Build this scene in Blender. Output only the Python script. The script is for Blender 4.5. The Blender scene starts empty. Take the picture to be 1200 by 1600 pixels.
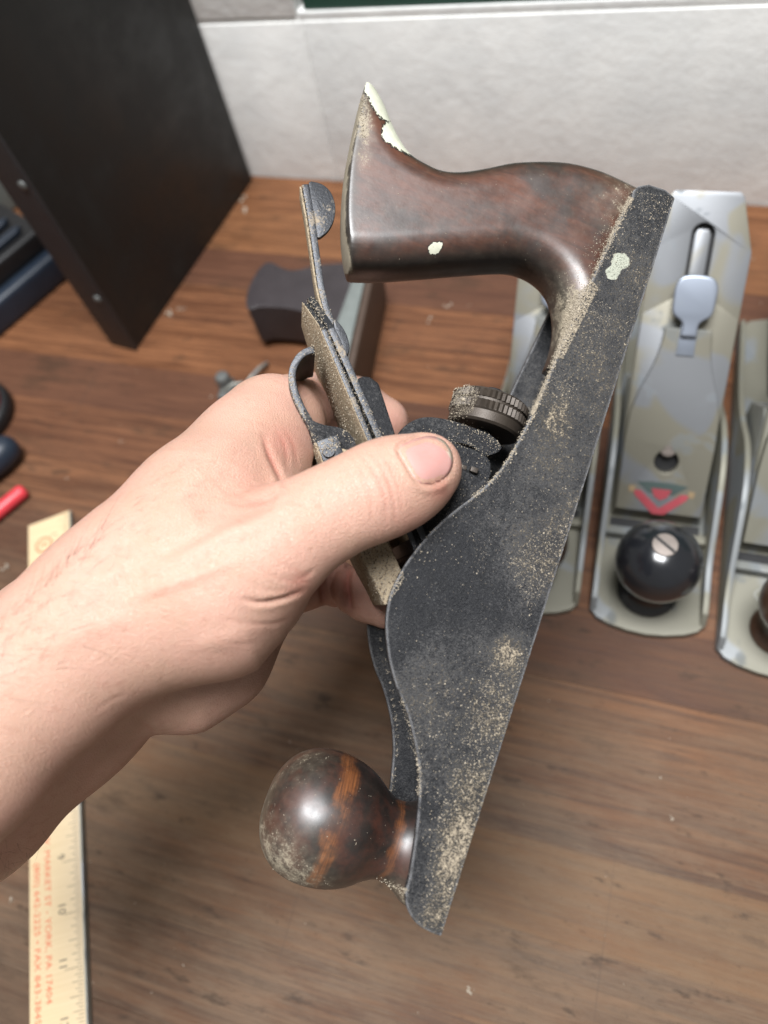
import bpy, bmesh, math, random
import numpy as np
from mathutils import Vector, Matrix
from mathutils.bvhtree import BVHTree
from mathutils.geometry import tessellate_polygon
import openvdb

random.seed(7); RNG = np.random.default_rng(7)
SC = bpy.context.scene
COL = SC.collection

# ------------------------------------------------------------------ camera
F = 1200.0                                   # focal length in pixels of a 1200x1600 picture
CAM_H = 0.425
_v = np.array([200., 650., F]); _w = np.array([-4184., -650., F])
UP = -_v / np.linalg.norm(_v)
XA = -_w - (-_w).dot(UP) * UP; XA /= np.linalg.norm(XA)
YA = np.cross(UP, XA)
R = np.array([XA, YA, UP])                   # camera axes (right, down, forward) -> world
CP = np.array([0., 0., CAM_H])
cam = bpy.data.cameras.new('camera'); camo = bpy.data.objects.new('camera', cam); COL.objects.link(camo)
cam.sensor_fit = 'VERTICAL'; cam.sensor_height = 24.0; cam.lens = 24.0 * F / 1600
cam.clip_start = 0.01; cam.clip_end = 50
cam.dof.use_dof = True; cam.dof.focus_distance = 0.262; cam.dof.aperture_fstop = 4.5; cam.dof.aperture_blades = 0
mw = np.eye(4); mw[:3, 0] = R[:, 0]; mw[:3, 1] = -R[:, 1]; mw[:3, 2] = -R[:, 2]; mw[:3, 3] = CP
camo.matrix_world = Matrix(mw.tolist())
SC.camera = camo

# ------------------------------------------------------------------ world, lamps, exposure
world = bpy.data.worlds.new('World'); SC.world = world; world.use_nodes = True
bg = world.node_tree.nodes['Background']
bg.inputs[0].default_value = (0.95, 0.92, 0.86, 1); bg.inputs[1].default_value = 0.25
def area_lamp(name, loc, target, sx, sy, power, color):
    l = bpy.data.lights.new(name, 'AREA'); l.shape = 'RECTANGLE'; l.size = sx; l.size_y = sy; l.energy = power; l.color = color
    o = bpy.data.objects.new(name, l); COL.objects.link(o); o.location = loc
    o.rotation_euler = (Vector(target) - Vector(loc)).to_track_quat('-Z', 'Y').to_euler()
    return o
area_lamp('ceiling_lamp', (-0.08, 0.06, 1.65), (-0.05, 0.2, 0.0), 0.75, 0.55, 56.0, (0.975, 0.985, 1.0))
SC.view_settings.view_transform = 'Standard'; SC.view_settings.look = 'None'
SC.view_settings.exposure = 0.0; SC.view_settings.gamma = 1.0
SC.cycles.max_bounces = 6; SC.cycles.use_denoising = True

# ------------------------------------------------------------------ pixel <-> place
def ray(u, v): return np.array([(u - 600) / F, (v - 800) / F, 1.0])
def PT(u, v, d): return CP + R @ (ray(u, v) * d)
def TB(u, v, z=0.0):
    r = R @ ray(u, v); return CP + r * ((z - CAM_H) / r[2])
def PLN(u, v, p0, n):
    r = R @ ray(u, v); p0 = np.array(p0); n = np.array(n); return CP + r * (((p0 - CP) @ n) / (r @ n))
def project(P):
    q = (np.asarray(P) - CP) @ R
    return np.stack([600 + F * q[..., 0] / q[..., 2], 800 + F * q[..., 1] / q[..., 2]], -1)

# main hand plane frame (s along sole from heel, h above sole, w away from the viewer), millimetres
A0 = ray(1057, 303) * .26125; _B = ray(690, 1462) * .22325
LS = (_B - A0); LS /= np.linalg.norm(LS)
WD = ray(456, 956); WD -= (WD @ LS) * LS; WD /= np.linalg.norm(WD)
HD = np.cross(WD, LS)
def loc(u, v, w):
    r = ray(u, v); p0 = A0 + WD * w / 1000; q = r * ((p0 @ WD) / (r @ WD)) - p0
    return (q @ LS * 1000, q @ HD * 1000)
def locs(pts, w): return [loc(u, v, w) for u, v in pts]
PLANE_M = np.eye(4); PLANE_M[:3, 0] = R @ LS; PLANE_M[:3, 1] = R @ HD; PLANE_M[:3, 2] = R @ WD; PLANE_M[:3, 3] = CP + R @ A0

# ------------------------------------------------------------------ object helpers
def link(o, parent=None):
    COL.objects.link(o)
    if parent is not None: o.parent = parent
    return o
def tag(o, label=None, cat=None, group=None, kind=None):
    if label: o['label'] = label
    if cat: o['category'] = cat
    if group: o['group'] = group
    if kind: o['kind'] = kind
    return o
def empty(name, loc=(0, 0, 0), rz=0.0, matrix=None):
    o = bpy.data.objects.new(name, None); o.empty_display_size = .02; COL.objects.link(o)
    if matrix is not None: o.matrix_world = Matrix(np.asarray(matrix).tolist())
    else: o.location = loc; o.rotation_euler = (0, 0, rz)
    return o
def mesh_obj(name, verts, faces, mat, parent=None, smooth=None, scale=.001):
    """verts in mm by default"""
    me = bpy.data.meshes.new(name)
    me.from_pydata([tuple(float(c) * scale for c in v) for v in verts], [], [tuple(int(i) for i in f) for f in faces])
    return fin(name, me, mat, parent, smooth)
def fin(name, me, mat, parent, smooth):
    if mat is not None:
        for m in (mat if isinstance(mat, (list, tuple)) else [mat]): me.materials.append(m)
    if smooth is not None:
        me.polygons.foreach_set('use_smooth', [True] * len(me.polygons))
        if smooth < 180: me.set_sharp_from_angle(angle=math.radians(smooth))
    me.update()
    return link(bpy.data.objects.new(name, me), parent)
def np_mesh(name, V, Fq, mat, parent=None, smooth=180, attrs=None):
    """V (n,3) metres, Fq (m,3|4)"""
    me = bpy.data.meshes.new(name); k = Fq.shape[1]
    me.vertices.add(len(V)); me.vertices.foreach_set('co', V.astype('f4').ravel())
    me.loops.add(Fq.size); me.loops.foreach_set('vertex_index', Fq.astype('i4').ravel())
    me.polygons.add(len(Fq)); me.polygons.foreach_set('loop_start', np.arange(0, Fq.size, k, dtype='i4'))
    me.update(calc_edges=True); me.validate()
    for nme, val in (attrs or {}).items():
        a = me.attributes.new(nme, 'FLOAT', 'POINT'); a.data.foreach_set('value', val.astype('f4'))
    return fin(name, me, mat, parent, smooth)
def bm_obj(name, bm, mat, parent=None, smooth=40, scale=.001, bevel=0.0, seg=2, ang=30):
    bmesh.ops.recalc_face_normals(bm, faces=bm.faces)
    if bevel:
        es = [e for e in bm.edges if len(e.link_faces) == 2 and e.calc_face_angle(0) > math.radians(ang)]
        try: bmesh.ops.bevel(bm, geom=es, offset=bevel, segments=seg, affect='EDGES', profile=.6, clamp_overlap=True)
        except Exception: pass
    bmesh.ops.scale(bm, vec=(scale,) * 3, verts=bm.verts)
    me = bpy.data.meshes.new(name); bm.to_mesh(me); bm.free()
    return fin(name, me, mat, parent, smooth)
def curve(pts, n=6, closed=False):
    """Catmull-Rom through pts"""
    P = [np.array(p, float) for p in pts]; out = []; N = len(P)
    rng = range(N) if closed else range(N - 1)
    for i in rng:
        p0 = P[(i - 1) % N] if closed or i > 0 else P[i]; p1 = P[i]; p2 = P[(i + 1) % N]
        p3 = P[(i + 2) % N] if closed or i + 2 < N else p2
        for k in range(n):
            t = k / n
            out.append(.5 * ((2 * p1) + (-p0 + p2) * t + (2 * p0 - 5 * p1 + 4 * p2 - p3) * t * t + (-p0 + 3 * p1 - 3 * p2 + p3) * t ** 3))
    if not closed: out.append(P[-1])
    return [tuple(q) for q in out]
def add_prism(bm, outline, w0, w1, holes=(), fn=None):
    """extrude a 2-D outline (with holes) between w0 and w1; fn maps (a,b,w)->xyz"""
    fn = fn or (lambda a, b, w: (a, b, w))
    loops = [list(outline)] + [list(h) for h in holes]
    flat = [p for l in loops for p in l]
    lo = [bm.verts.new(fn(p[0], p[1], w0)) for p in flat]; hi = [bm.verts.new(fn(p[0], p[1], w1)) for p in flat]
    if not holes:
        bm.faces.new(lo); bm.faces.new(hi[::-1])
    else:
        for t in tessellate_polygon([[Vector((p[0], p[1], 0)) for p in l] for l in loops]):
            try: bm.faces.new([lo[i] for i in t]); bm.faces.new([hi[i] for i in t][::-1])
            except ValueError: pass
    k = 0
    for l in loops:
        n = len(l)
        for i in range(n):
            a, b = k + i, k + (i + 1) % n
            bm.faces.new((lo[a], hi[a], hi[b], lo[b]))
        k += n
def prism(name, outline, w0, w1, mat, parent=None, bevel=.4, holes=(), fn=None, smooth=40, seg=2):
    bm = bmesh.new(); add_prism(bm, outline, w0, w1, holes, fn)
    return bm_obj(name, bm, mat, parent, smooth, bevel=bevel, seg=seg)
def add_box(bm, x0, x1, y0, y1, z0, z1):
    add_prism(bm, [(x0, y0), (x1, y0), (x1, y1), (x0, y1)], z0, z1)
def box(name, x0, x1, y0, y1, z0, z1, mat, parent=None, bevel=.3, seg=2):
    bm = bmesh.new(); add_box(bm, x0, x1, y0, y1, z0, z1); return bm_obj(name, bm, mat, parent, 40, bevel=bevel, seg=seg)
def lathe_verts(prof, n=48):
    V = []; Fc = []
    for z, r in prof:
        for k in range(n):
            a = 2 * math.pi * k / n; V.append((r * math.cos(a), r * math.sin(a), z))
    for i in range(len(prof) - 1):
        for k in range(n):
            a, b = i * n + k, i * n + (k + 1) % n; Fc.append((a, b, b + n, a + n))
    Fc.append(tuple(range(n))[::-1]); m = (len(prof) - 1) * n; Fc.append(tuple(range(m, m + n)))
    return V, Fc
def lathe(name, prof, mat, parent=None, n=48, mapf=None, smooth=50):
    V, Fc = lathe_verts(prof, n)
    if mapf: V = [mapf(*v) for v in V]
    o = mesh_obj(name, V, Fc, mat, parent, None)
    bm = bmesh.new(); bm.from_mesh(o.data); bmesh.ops.recalc_face_normals(bm, faces=bm.faces); bm.to_mesh(o.data); bm.free()
    o.data.polygons.foreach_set('use_smooth', [True] * len(o.data.polygons)); o.data.set_sharp_from_angle(angle=math.radians(smooth))
    return o
def tube_verts(path, rad, n=8):
    P = [np.array(p, float) for p in path]; V = []; Fc = []
    ref = np.array([.31, .17, .93])
    for i, p in enumerate(P):
        t = P[min(i + 1, len(P) - 1)] - P[max(i - 1, 0)]; t /= np.linalg.norm(t) + 1e-12
        a = np.cross(t, ref); a /= np.linalg.norm(a) + 1e-12; b = np.cross(t, a)
        r = rad[i] if hasattr(rad, '__len__') else rad
        for k in range(n):
            th = 2 * math.pi * k / n; V.append(tuple(p + r * (math.cos(th) * a + math.sin(th) * b)))
    for i in range(len(P) - 1):
        for k in range(n):
            q, s = i * n + k, i * n + (k + 1) % n; Fc.append((q, s, s + n, q + n))
    Fc.append(tuple(range(n))[::-1]); m = (len(P) - 1) * n; Fc.append(tuple(range(m, m + n)))
    return V, Fc
def vdb_mesh(D, lo, vox):
    """D signed distance grid (negative inside) -> verts (same unit as lo), quads"""
    g = openvdb.FloatGrid(); g.background = float(vox * 3)
    g.copyFromArray(np.clip(D, -vox * 3, vox * 3).astype('f4'))
    p, t, q = g.convertToPolygons(isovalue=0.0, adaptivity=0.0)
    p = p.astype('f8') * vox + np.asarray(lo); a, b, c, d = p[q[:, 0]], p[q[:, 1]], p[q[:, 2]], p[q[:, 3]]
    vol = (np.cross(b - a, c - a) * a).sum() + (np.cross(c - a, d - a) * a).sum()
    return p, (q if vol > 0 else q[:, ::-1])
def poly_sdf(poly, X, Y):
    P = np.array(poly); d = np.full(X.shape, 1e9); s = np.zeros(X.shape, bool)
    for i in range(len(P)):
        a, b = P[i], P[(i + 1) % len(P)]; e = b - a
        px, py = X - a[0], Y - a[1]
        t = np.clip((px * e[0] + py * e[1]) / (e @ e + 1e-12), 0, 1)
        d = np.minimum(d, (px - e[0] * t) ** 2 + (py - e[1] * t) ** 2)
        c = ((a[1] > Y) != (b[1] > Y)) & (X < (b[0] - a[0]) * (Y - a[1]) / (b[1] - a[1] + 1e-12) + a[0])
        s ^= c
    d = np.sqrt(d); return np.where(s, -d, d)
def smax(a, b, k):
    h = np.maximum(k - np.abs(a - b), 0) / k; return np.maximum(a, b) + h * h * k / 4
def smin(a, b, k):
    h = np.maximum(k - np.abs(a - b), 0) / k; return np.minimum(a, b) - h * h * k / 4

# ------------------------------------------------------------------ material helpers
class NT:
    def __init__(self, name):
        self.m = bpy.data.materials.new(name); self.m.use_nodes = True
        self.t = self.m.node_tree; self.b = self.t.nodes['Principled BSDF']; self.L = self.t.links
        self.tc = self.t.nodes.new('ShaderNodeTexCoord'); self.mm = None
    def set(self, **kw):
        for k, v in kw.items():
            s = self.b.inputs[k.replace('_', ' ')]
            if hasattr(v, 'is_output'): self.L.new(v, s)
            elif isinstance(v, tuple) and len(v) == 3 and s.type == 'RGBA': s.default_value = (*v, 1)
            else: s.default_value = v
        return self
    def n(self, t, **kw):
        n = self.t.nodes.new(t)
        for k, v in kw.items(): setattr(n, k, v)
        return n
    def put(self, sock, v):
        if hasattr(v, 'is_output'): self.L.new(v, sock)
        elif v is not None:
            if sock.type == 'RGBA' and len(v) == 3: v = (*v, 1)
            sock.default_value = v
    def P(self, sx=1, sy=1, sz=1, off=None, gen=False):
        mp = self.n('ShaderNodeMapping'); self.L.new(self.tc.outputs['Object'], mp.inputs[0])
        mp.inputs['Scale'].default_value = (1000 * sx, 1000 * sy, 1000 * sz)
        if off is not None: self.put(mp.inputs['Location'], off)
        return mp.outputs[0]
    def noise(self, vec, scale=1, detail=4, rough=.55, dist=0):
        n = self.n('ShaderNodeTexNoise'); self.L.new(vec, n.inputs['Vector'])
        n.inputs['Scale'].default_value = scale; n.inputs['Detail'].default_value = detail
        n.inputs['Roughness'].default_value = rough; n.inputs['Distortion'].default_value = dist
        return n.outputs[0]
    def voro(self, vec, scale=1, feature='F1', out='Distance'):
        n = self.n('ShaderNodeTexVoronoi', feature=feature); self.L.new(vec, n.inputs['Vector']); n.inputs['Scale'].default_value = scale
        return n.outputs[out]
    def math(self, op, a, b=None, c=None, clamp=False):
        n = self.n('ShaderNodeMath', operation=op, use_clamp=clamp); self.put(n.inputs[0], a); self.put(n.inputs[1], b)
        if c is not None: self.put(n.inputs[2], c)
        return n.outputs[0]
    def step(self, x, lo, hi, a=0., b=1.):
        n = self.n('ShaderNodeMapRange', interpolation_type='SMOOTHSTEP'); self.put(n.inputs[0], x)
        self.put(n.inputs[1], lo); self.put(n.inputs[2], hi); self.put(n.inputs[3], a); self.put(n.inputs[4], b)
        return n.outputs[0]
    def mix(self, f, a, b, mode='MIX'):
        n = self.n('ShaderNodeMix', data_type='RGBA', blend_type=mode); self.put(n.inputs[0], f); self.put(n.inputs[6], a); self.put(n.inputs[7], b)
        return n.outputs[2]
    def ramp(self, f, stops):
        n = self.n('ShaderNodeValToRGB'); self.L.new(f, n.inputs[0]); e = n.color_ramp.elements
        while len(e) < len(stops): e.new(.5)
        for q, (p, c) in zip(e, stops): q.position = p; q.color = (*c, 1)
        return n.outputs[0]
    def blob(self, vec, c, r):
        d = self.n('ShaderNodeVectorMath', operation='DISTANCE'); self.L.new(vec, d.inputs[0]); d.inputs[1].default_value = c
        return self.step(d.outputs['Value'], r, 0.0)
    def bump(self, h, strength=.5, dist=.0005, base=None):
        n = self.n('ShaderNodeBump'); self.put(n.inputs['Height'], h); n.inputs['Strength'].default_value = strength
        n.inputs['Distance'].default_value = dist
        if base is not None: self.L.new(base, n.inputs['Normal'])
        return n.outputs[0]
    def attr(self, name):
        n = self.n('ShaderNodeAttribute', attribute_name=name); return n.outputs['Fac']
    def rand(self):
        return self.n('ShaderNodeObjectInfo').outputs['Random']
    def sep(self, vec):
        n = self.n('ShaderNodeSeparateXYZ'); self.L.new(vec, n.inputs[0]); return n.outputs

DUST = (.44, .355, .255)
def m_iron(name='dusty japanned iron', blobs=(), base=.0):
    t = NT(name); p = t.P()
    n1 = t.noise(p, 1.9, 3, .7); n2 = t.noise(p, .55, 4, .65); n3 = t.noise(p, .05, 4, .65)
    st = t.noise(t.P(2.6, 1.1, 2.), .9, 3, .6)
    dens = t.math('ADD', t.step(n3, .30, .72, 0., .6), base)
    for c, r, a in blobs: dens = t.math('MULTIPLY_ADD', t.blob(p, c, r), a, dens)
    s = t.math('ADD', t.math('MULTIPLY', n1, .45), t.math('ADD', t.math('MULTIPLY', n2, .25), t.math('MULTIPLY', st, .30)))
    thr = t.math('SUBTRACT', .665, t.math('MULTIPLY', dens, .17))
    ex = t.math('SUBTRACT', s, thr)
    mask = t.step(ex, -.03, .075); grey = t.step(ex, -.16, .0)
    dust = t.mix(t.step(n2, .3, .7), (.20, .165, .125), (.46, .385, .28))
    dark = t.mix(t.noise(p, .2, 4, .65), (.0055, .006, .0075), (.017, .0178, .021))
    dark = t.mix(t.math('MULTIPLY', t.math('MULTIPLY', grey, t.step(n3, .3, .65, .45, 1.)), .85), dark, (.080, .078, .077))
    dark = t.mix(t.math('MULTIPLY', t.step(t.noise(t.P(1.5, .8, 1), 1.3, 4, .7), .54, .68), t.math('MULTIPLY', t.step(n2, .35, .65, .2, .9), t.step(t.noise(p, .085, 4, .65), .36, .62, .25, 1.))), dark, (.115, .113, .110))
    fac = t.math('MULTIPLY', mask, .9)
    if blobs:
        bv = t.n('ShaderNodeBevel', samples=4); bv.inputs['Radius'].default_value = .0011; ge = t.n('ShaderNodeNewGeometry')
        dt = t.n('ShaderNodeVectorMath', operation='DOT_PRODUCT'); t.L.new(bv.outputs[0], dt.inputs[0]); t.L.new(ge.outputs['Normal'], dt.inputs[1])
        we = t.math('MULTIPLY', t.step(dt.outputs['Value'], .997, .95), t.step(t.noise(p, .22, 4, .7), .30, .55))
        dark = t.mix(t.math('MULTIPLY', we, .75), dark, (.34, .34, .35))
        drop = t.math('ADD', t.blob(p, (*loc(970, 407, 0), 0), 5.6), t.blob(p, (*loc(957, 427, 0), 0), 4.4))
        pm = t.step(t.math('MULTIPLY_ADD', n2, .7, t.math('SUBTRACT', drop, .35)), .42, .50)
        fac = t.math('MAXIMUM', fac, t.math('MULTIPLY', pm, .92)); dust = t.mix(pm, dust, t.mix(n2, (.30, .31, .25), (.48, .50, .41)))
    t.set(Base_Color=t.mix(fac, dark, dust), Roughness=t.math('MULTIPLY_ADD', fac, .36, .50), Specular_IOR_Level=.32)
    h = t.math('ADD', t.math('MULTIPLY', n1, .8), t.math('ADD', t.math('MULTIPLY', n2, .9), t.math('MULTIPLY', mask, .6)))
    t.set(Normal=t.bump(h, 1.0, .0006))
    return t.m
def m_simple(name, col, rough=.5, metal=0., bump=0., bscale=1., var=.25, coat=0., dist=.0003, spec=.5):
    t = NT(name); p = t.P(); n = t.noise(p, .12 * bscale, 5, .6)
    c2 = tuple(c * (1 - var) for c in col); c1 = tuple(min(1, c * (1 + var)) for c in col)
    t.set(Base_Color=t.mix(n, c2, c1), Metallic=metal, Roughness=t.math('MULTIPLY_ADD', n, .2, rough - .1), Coat_Weight=coat, Coat_Roughness=.15, Specular_IOR_Level=spec)
    if bump: t.set(Normal=t.bump(t.noise(p, bscale, 4, .6), bump, dist))
    return t.m
def m_dust():
    t = NT('packed sawdust'); p = t.P(); n1 = t.noise(p, 1.1, 4, .7); n2 = t.noise(p, .25, 3)
    c = t.mix(n2, (.30, .235, .16), (.50, .41, .285)); c = t.mix(t.step(n1, .50, .36), c, (.12, .09, .065))
    t.set(Base_Color=c, Roughness=.95, Specular_IOR_Level=.15, Normal=t.bump(n1, 1.0, .0009)); return t.m
def m_dusty_steel():
    t = NT('dusty steel'); p = t.P(); n1 = t.noise(p, .9, 4, .7); n2 = t.noise(p, .12, 3)
    m = t.step(t.math('MULTIPLY_ADD', n2, .6, t.math('MULTIPLY', n1, .5)), .60, .74)
    t.set(Base_Color=t.mix(m, (.040, .042, .047), (.30, .245, .18)), Metallic=t.math('MULTIPLY_ADD', m, -.5, .55),
          Roughness=t.math('MULTIPLY_ADD', m, .45, .4), Normal=t.bump(n1, .5, .0003)); return t.m
def m_grain():
    t = NT('sawdust grains'); r = t.noise(t.P(), .7, 2)
    t.set(Base_Color=t.mix(r, (.24, .20, .15), (.47, .41, .32)), Roughness=.9, Specular_IOR_Level=.2); return t.m
def m_darkwood(name, knob=False):
    t = NT(name); p = t.P()
    if knob:
        # worn bare bands round the turning: z is the turning axis
        z = t.sep(p)[2]; wob = t.noise(p, .10, 4, .6); zz = t.math('MULTIPLY_ADD', wob, 9., t.math('SUBTRACT', z, 4.5))
        g = t.noise(t.P(.03, .03, 1.), 3.0, 4, .65)
        b1 = t.math('MULTIPLY', t.step(zz, 29.5, 32.5), t.step(zz, 37.5, 35.)); b2 = t.math('MULTIPLY', t.step(zz, 10.5, 12.), t.step(zz, 15., 13.))
        w = t.math('MULTIPLY', t.math('MAXIMUM', b1, t.math('MULTIPLY', b2, .7)), t.step(t.noise(p, .13, 5, .7), .34, .60, .12, .9))
        base = t.mix(t.step(t.noise(p, .09, 5, .65), .4, .68), (.013, .009, .008), (.050, .017, .011))
        col = t.mix(w, base, t.mix(t.step(g, .3, .7), (.075, .025, .009), (.22, .076, .022)))
        blobs = (((16, 14, 46), 24, .85), ((6, -4, 60), 22, .7), ((18, 4, 30), 20, .4), ((14, 8, 2), 16, .8), ((-14, 4, 50), 20, .45))
    else:
        g = t.noise(t.P(.45, .09, .5), .9, 5, .65, .4)
        n = t.noise(p, .035, 5, .65)
        base = t.mix(t.step(g, .3, .75), (.036, .0125, .008), (.080, .026, .014))
        base = t.mix(t.step(t.noise(t.P(.8, .25, .8), .05, 5, .7), .48, .72, 0., .5), base, (.125, .036, .016))
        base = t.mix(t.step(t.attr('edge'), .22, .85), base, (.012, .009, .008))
        col = t.mix(t.step(n, .52, .68, 0., .8), base, (.020, .015, .014))
        blobs = ()
    f1 = t.noise(p, 1.5, 4, .7); f2 = t.noise(p, .3, 3)
    d = t.attr('dust') if not knob else None
    if knob:
        d = .04
        for c, r, a in blobs: d = t.math('MULTIPLY_ADD', t.blob(p, c, r), a, d)
    mk = t.step(t.math('MULTIPLY_ADD', d, .30, t.math('MULTIPLY_ADD', f1, .6, t.math('MULTIPLY', f2, .4))), .64, .82)
    mk = t.math('MULTIPLY', mk, .85)
    film = t.math('MULTIPLY', t.math('MULTIPLY', d, .45, clamp=True), t.step(f2, .25, .75, .4, 1.))
    fm = t.math('MAXIMUM', mk, film)
    col = t.mix(fm, col, t.mix(f2, (.17, .145, .105), (.42, .36, .26)))
    rough = t.math('MULTIPLY_ADD', fm, .45, t.step(t.noise(p, .1, 5, .65), .3, .75, .30, .50))
    h = t.math('MULTIPLY_ADD', t.noise(p, .7, 5, .65), .6, t.math('MULTIPLY', mk, .8))
    if not knob:
        pt = t.attr('paint'); pm = t.step(t.math('MULTIPLY_ADD', t.noise(p, .8, 4, .7), .75, t.math('SUBTRACT', pt, .37)), .42, .46); ring = t.step(t.math('MULTIPLY_ADD', t.noise(p, .6, 4, .7), .75, t.math('SUBTRACT', pt, .37)), .26, .38); col = t.mix(t.math('MULTIPLY', ring, .85), col, (.010, .009, .009))
        col = t.mix(pm, col, t.mix(f2, (.46, .47, .36), (.70, .70, .57)))
        rough = t.math('MULTIPLY_ADD', pm, .15, rough)
        h = t.math('MULTIPLY_ADD', pm, 1.8, h)
    t.set(Base_Color=col, Roughness=rough, Specular_IOR_Level=.7, Coat_Weight=t.math('MULTIPLY_ADD', fm, -.5, .5, clamp=True), Coat_Roughness=(.46 if knob else .34), Normal=t.bump(h, .22, .0002))
    return t.m
def m_skin():
    t = NT('skin'); p = t.P(); n1 = t.noise(p, .05, 4, .6); n2 = t.noise(p, .28, 5, .65); n4 = t.noise(p, .11, 4, .6)
    c = t.mix(t.step(n1, .3, .7), (.505, .308, .228), (.555, .324, .250))
    c = t.mix(t.step(t.attr('pink'), 0, 1), c, (.44, .165, .125))
    c = t.mix(t.step(n2, .50, .75, 0., .45), c, (.42, .215, .155)); c = t.mix(t.step(n4, .55, .75, 0., .35), c, (.46, .305, .22))
    wv = t.n('ShaderNodeTexVoronoi', feature='DISTANCE_TO_EDGE'); t.L.new(t.P(1.0, 1.0, 1.0), wv.inputs['Vector']); wv.inputs['Scale'].default_value = 1.15
    lines = t.step(wv.outputs['Distance'], .0, .16); w2 = t.noise(p, 1.1, 4, .65); pores = t.noise(p, 2.6, 2, .5)
    h = t.math('ADD', t.math('MULTIPLY', lines, .45), t.math('ADD', t.math('MULTIPLY', w2, .9), t.math('MULTIPLY', pores, .4)))
    t.set(Base_Color=c, Roughness=t.step(n2, .2, .8, .40, .55), Specular_IOR_Level=.5, Subsurface_Weight=.10, Subsurface_Radius=(1., .35, .2),
          Subsurface_Scale=.002, Normal=t.bump(h, .75, .00030))
    return t.m
def m_nail():
    t = NT('fingernail'); p = t.P(); n = t.noise(p, .2, 3)
    c = t.mix(n, (.52, .265, .235), (.57, .315, .285)); c = t.mix(t.step(t.attr('lunula'), .3, .8), c, (.64, .49, .45)); c = t.mix(t.step(t.attr('tip'), .4, .8), c, (.56, .47, .37))
    t.set(Base_Color=c, Roughness=.38, Subsurface_Weight=.15, Subsurface_Radius=(1., .4, .3), Subsurface_Scale=.002, Normal=t.bump(t.noise(t.P(.3, 1, 1), .8, 2), .08, .0002)); return t.m
def m_bench():
    t = NT('worn butcher block'); rnd = t.rand(); off = t.n('ShaderNodeCombineXYZ'); t.put(off.inputs[0], t.math('MULTIPLY', rnd, 900.)); t.put(off.inputs[1], t.math('MULTIPLY', rnd, 500.)); t.put(off.inputs[2], t.math('MULTIPLY', rnd, 300.))
    o = off.outputs[0]
    g1 = t.noise(t.P(.016, .34, .34, o), .5, 5, .68, 1.0); g2 = t.noise(t.P(.07, 2.0, 2.0, o), .6, 5, .7); g3 = t.noise(t.P(.10, 5.0, 5.0, o), .6, 3, .7)
    gp = t.n('ShaderNodeNewGeometry'); wp = t.n('ShaderNodeMapping'); t.L.new(gp.outputs['Position'], wp.inputs[0]); wp.inputs['Scale'].default_value = (1000,) * 3
    W = wp.outputs[0]; wy = t.sep(W)[1]; wx = t.sep(W)[0]
    stx = t.n('ShaderNodeMapping'); t.L.new(W, stx.inputs[0]); stx.inputs['Scale'].default_value = (.35, 1., 1.); WS = stx.outputs[0]
    m1 = t.noise(WS, .030, 6, .72); m2 = t.noise(WS, .011, 4, .6); m3 = t.noise(WS, .10, 5, .7)
    c = t.mix(t.step(g1, .3, .7), (.085, .033, .015), (.235, .100, .044))
    c = t.mix(t.step(rnd, .0, .45, .75, 0.), c, t.mix(g1, (.05, .024, .017), (.105, .047, .030))); c = t.mix(t.step(rnd, .6, 1., 0., .6), c, t.mix(g1, (.14, .062, .026), (.25, .115, .05)))
    c = t.mix(t.step(g2, .42, .72, 0., .6), c, (.045, .018, .010))
    # greyed, dusty wear: heaviest on the working half of the bench
    wear = t.math('MULTIPLY', t.step(t.math('MULTIPLY_ADD', m2, 330., wy), 430., 190.), t.step(m1, .22, .6, .55, 1.))
    wc = t.mix(t.step(t.math('MULTIPLY_ADD', m1, .9, t.math('MULTIPLY_ADD', g1, .45, t.math('MULTIPLY', g2, .35))), .58, 1.06), (.036, .022, .0135), (.160, .111, .074))
    wc = t.mix(t.step(g3, .50, .74, 0., .65), wc, (.036, .021, .012)); wc = t.mix(t.step(t.math('MULTIPLY', g2, g3), .28, .40, 0., .35), wc, (.22, .150, .088))
    wc = t.mix(t.step(rnd, .0, .5, .5, 0.), wc, (.050, .028, .015)); wc = t.mix(t.step(rnd, .6, 1., 0., .35), wc, (.19, .118, .060))
    c = t.mix(t.math('MULTIPLY', wear, .82), c, wc)
    c = t.mix(t.step(m1, .53, .68, 0., .6), c, (.042, .024, .014)); c = t.mix(t.step(m3, .57, .70, 0., .7), c, (.034, .020, .012)); c = t.mix(t.step(t.noise(W, .35, 4, .7), .62, .72, 0., .5), c, (.03, .019, .012))
    sc = t.n('ShaderNodeMapping'); t.L.new(W, sc.inputs[0]); sc.inputs['Scale'].default_value = (.9, .012, 1.); sc.inputs['Rotation'].default_value = (0, 0, .5)
    sn = t.noise(sc.outputs[0], .35, 2, .5); c = t.mix(t.math('MULTIPLY', t.step(sn, .72, .76), .3), c, (.05, .033, .024))
    h = t.math('ADD', t.math('MULTIPLY', g3, .6), t.math('ADD', g2, t.math('MULTIPLY', g1, .5)))
    t.set(Base_Color=c, Roughness=t.math('MULTIPLY_ADD', wear, .10, t.step(g1, .2, .8, .42, .6)), Specular_IOR_Level=.22, Normal=t.bump(h, .5, .0003))
    return t.m
def m_wall():
    t = NT('white painted block'); p = t.P(); n1 = t.noise(p, .02, 4, .6); n2 = t.noise(p, .25, 5, .7); n3 = t.noise(p, .075, 3)
    c = t.mix(t.step(n1, .3, .7), (.71, .715, .70), (.81, .81, .785)); c = t.mix(t.step(t.noise(p, .09, 5, .7), .58, .8, 0., .35), c, (.58, .56, .51))
    t.set(Base_Color=c, Roughness=.6, Normal=t.bump(t.math('ADD', t.math('MULTIPLY', n2, .5), t.math('MULTIPLY', n3, 1.4)), .30, .0016)); return t.m
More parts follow.
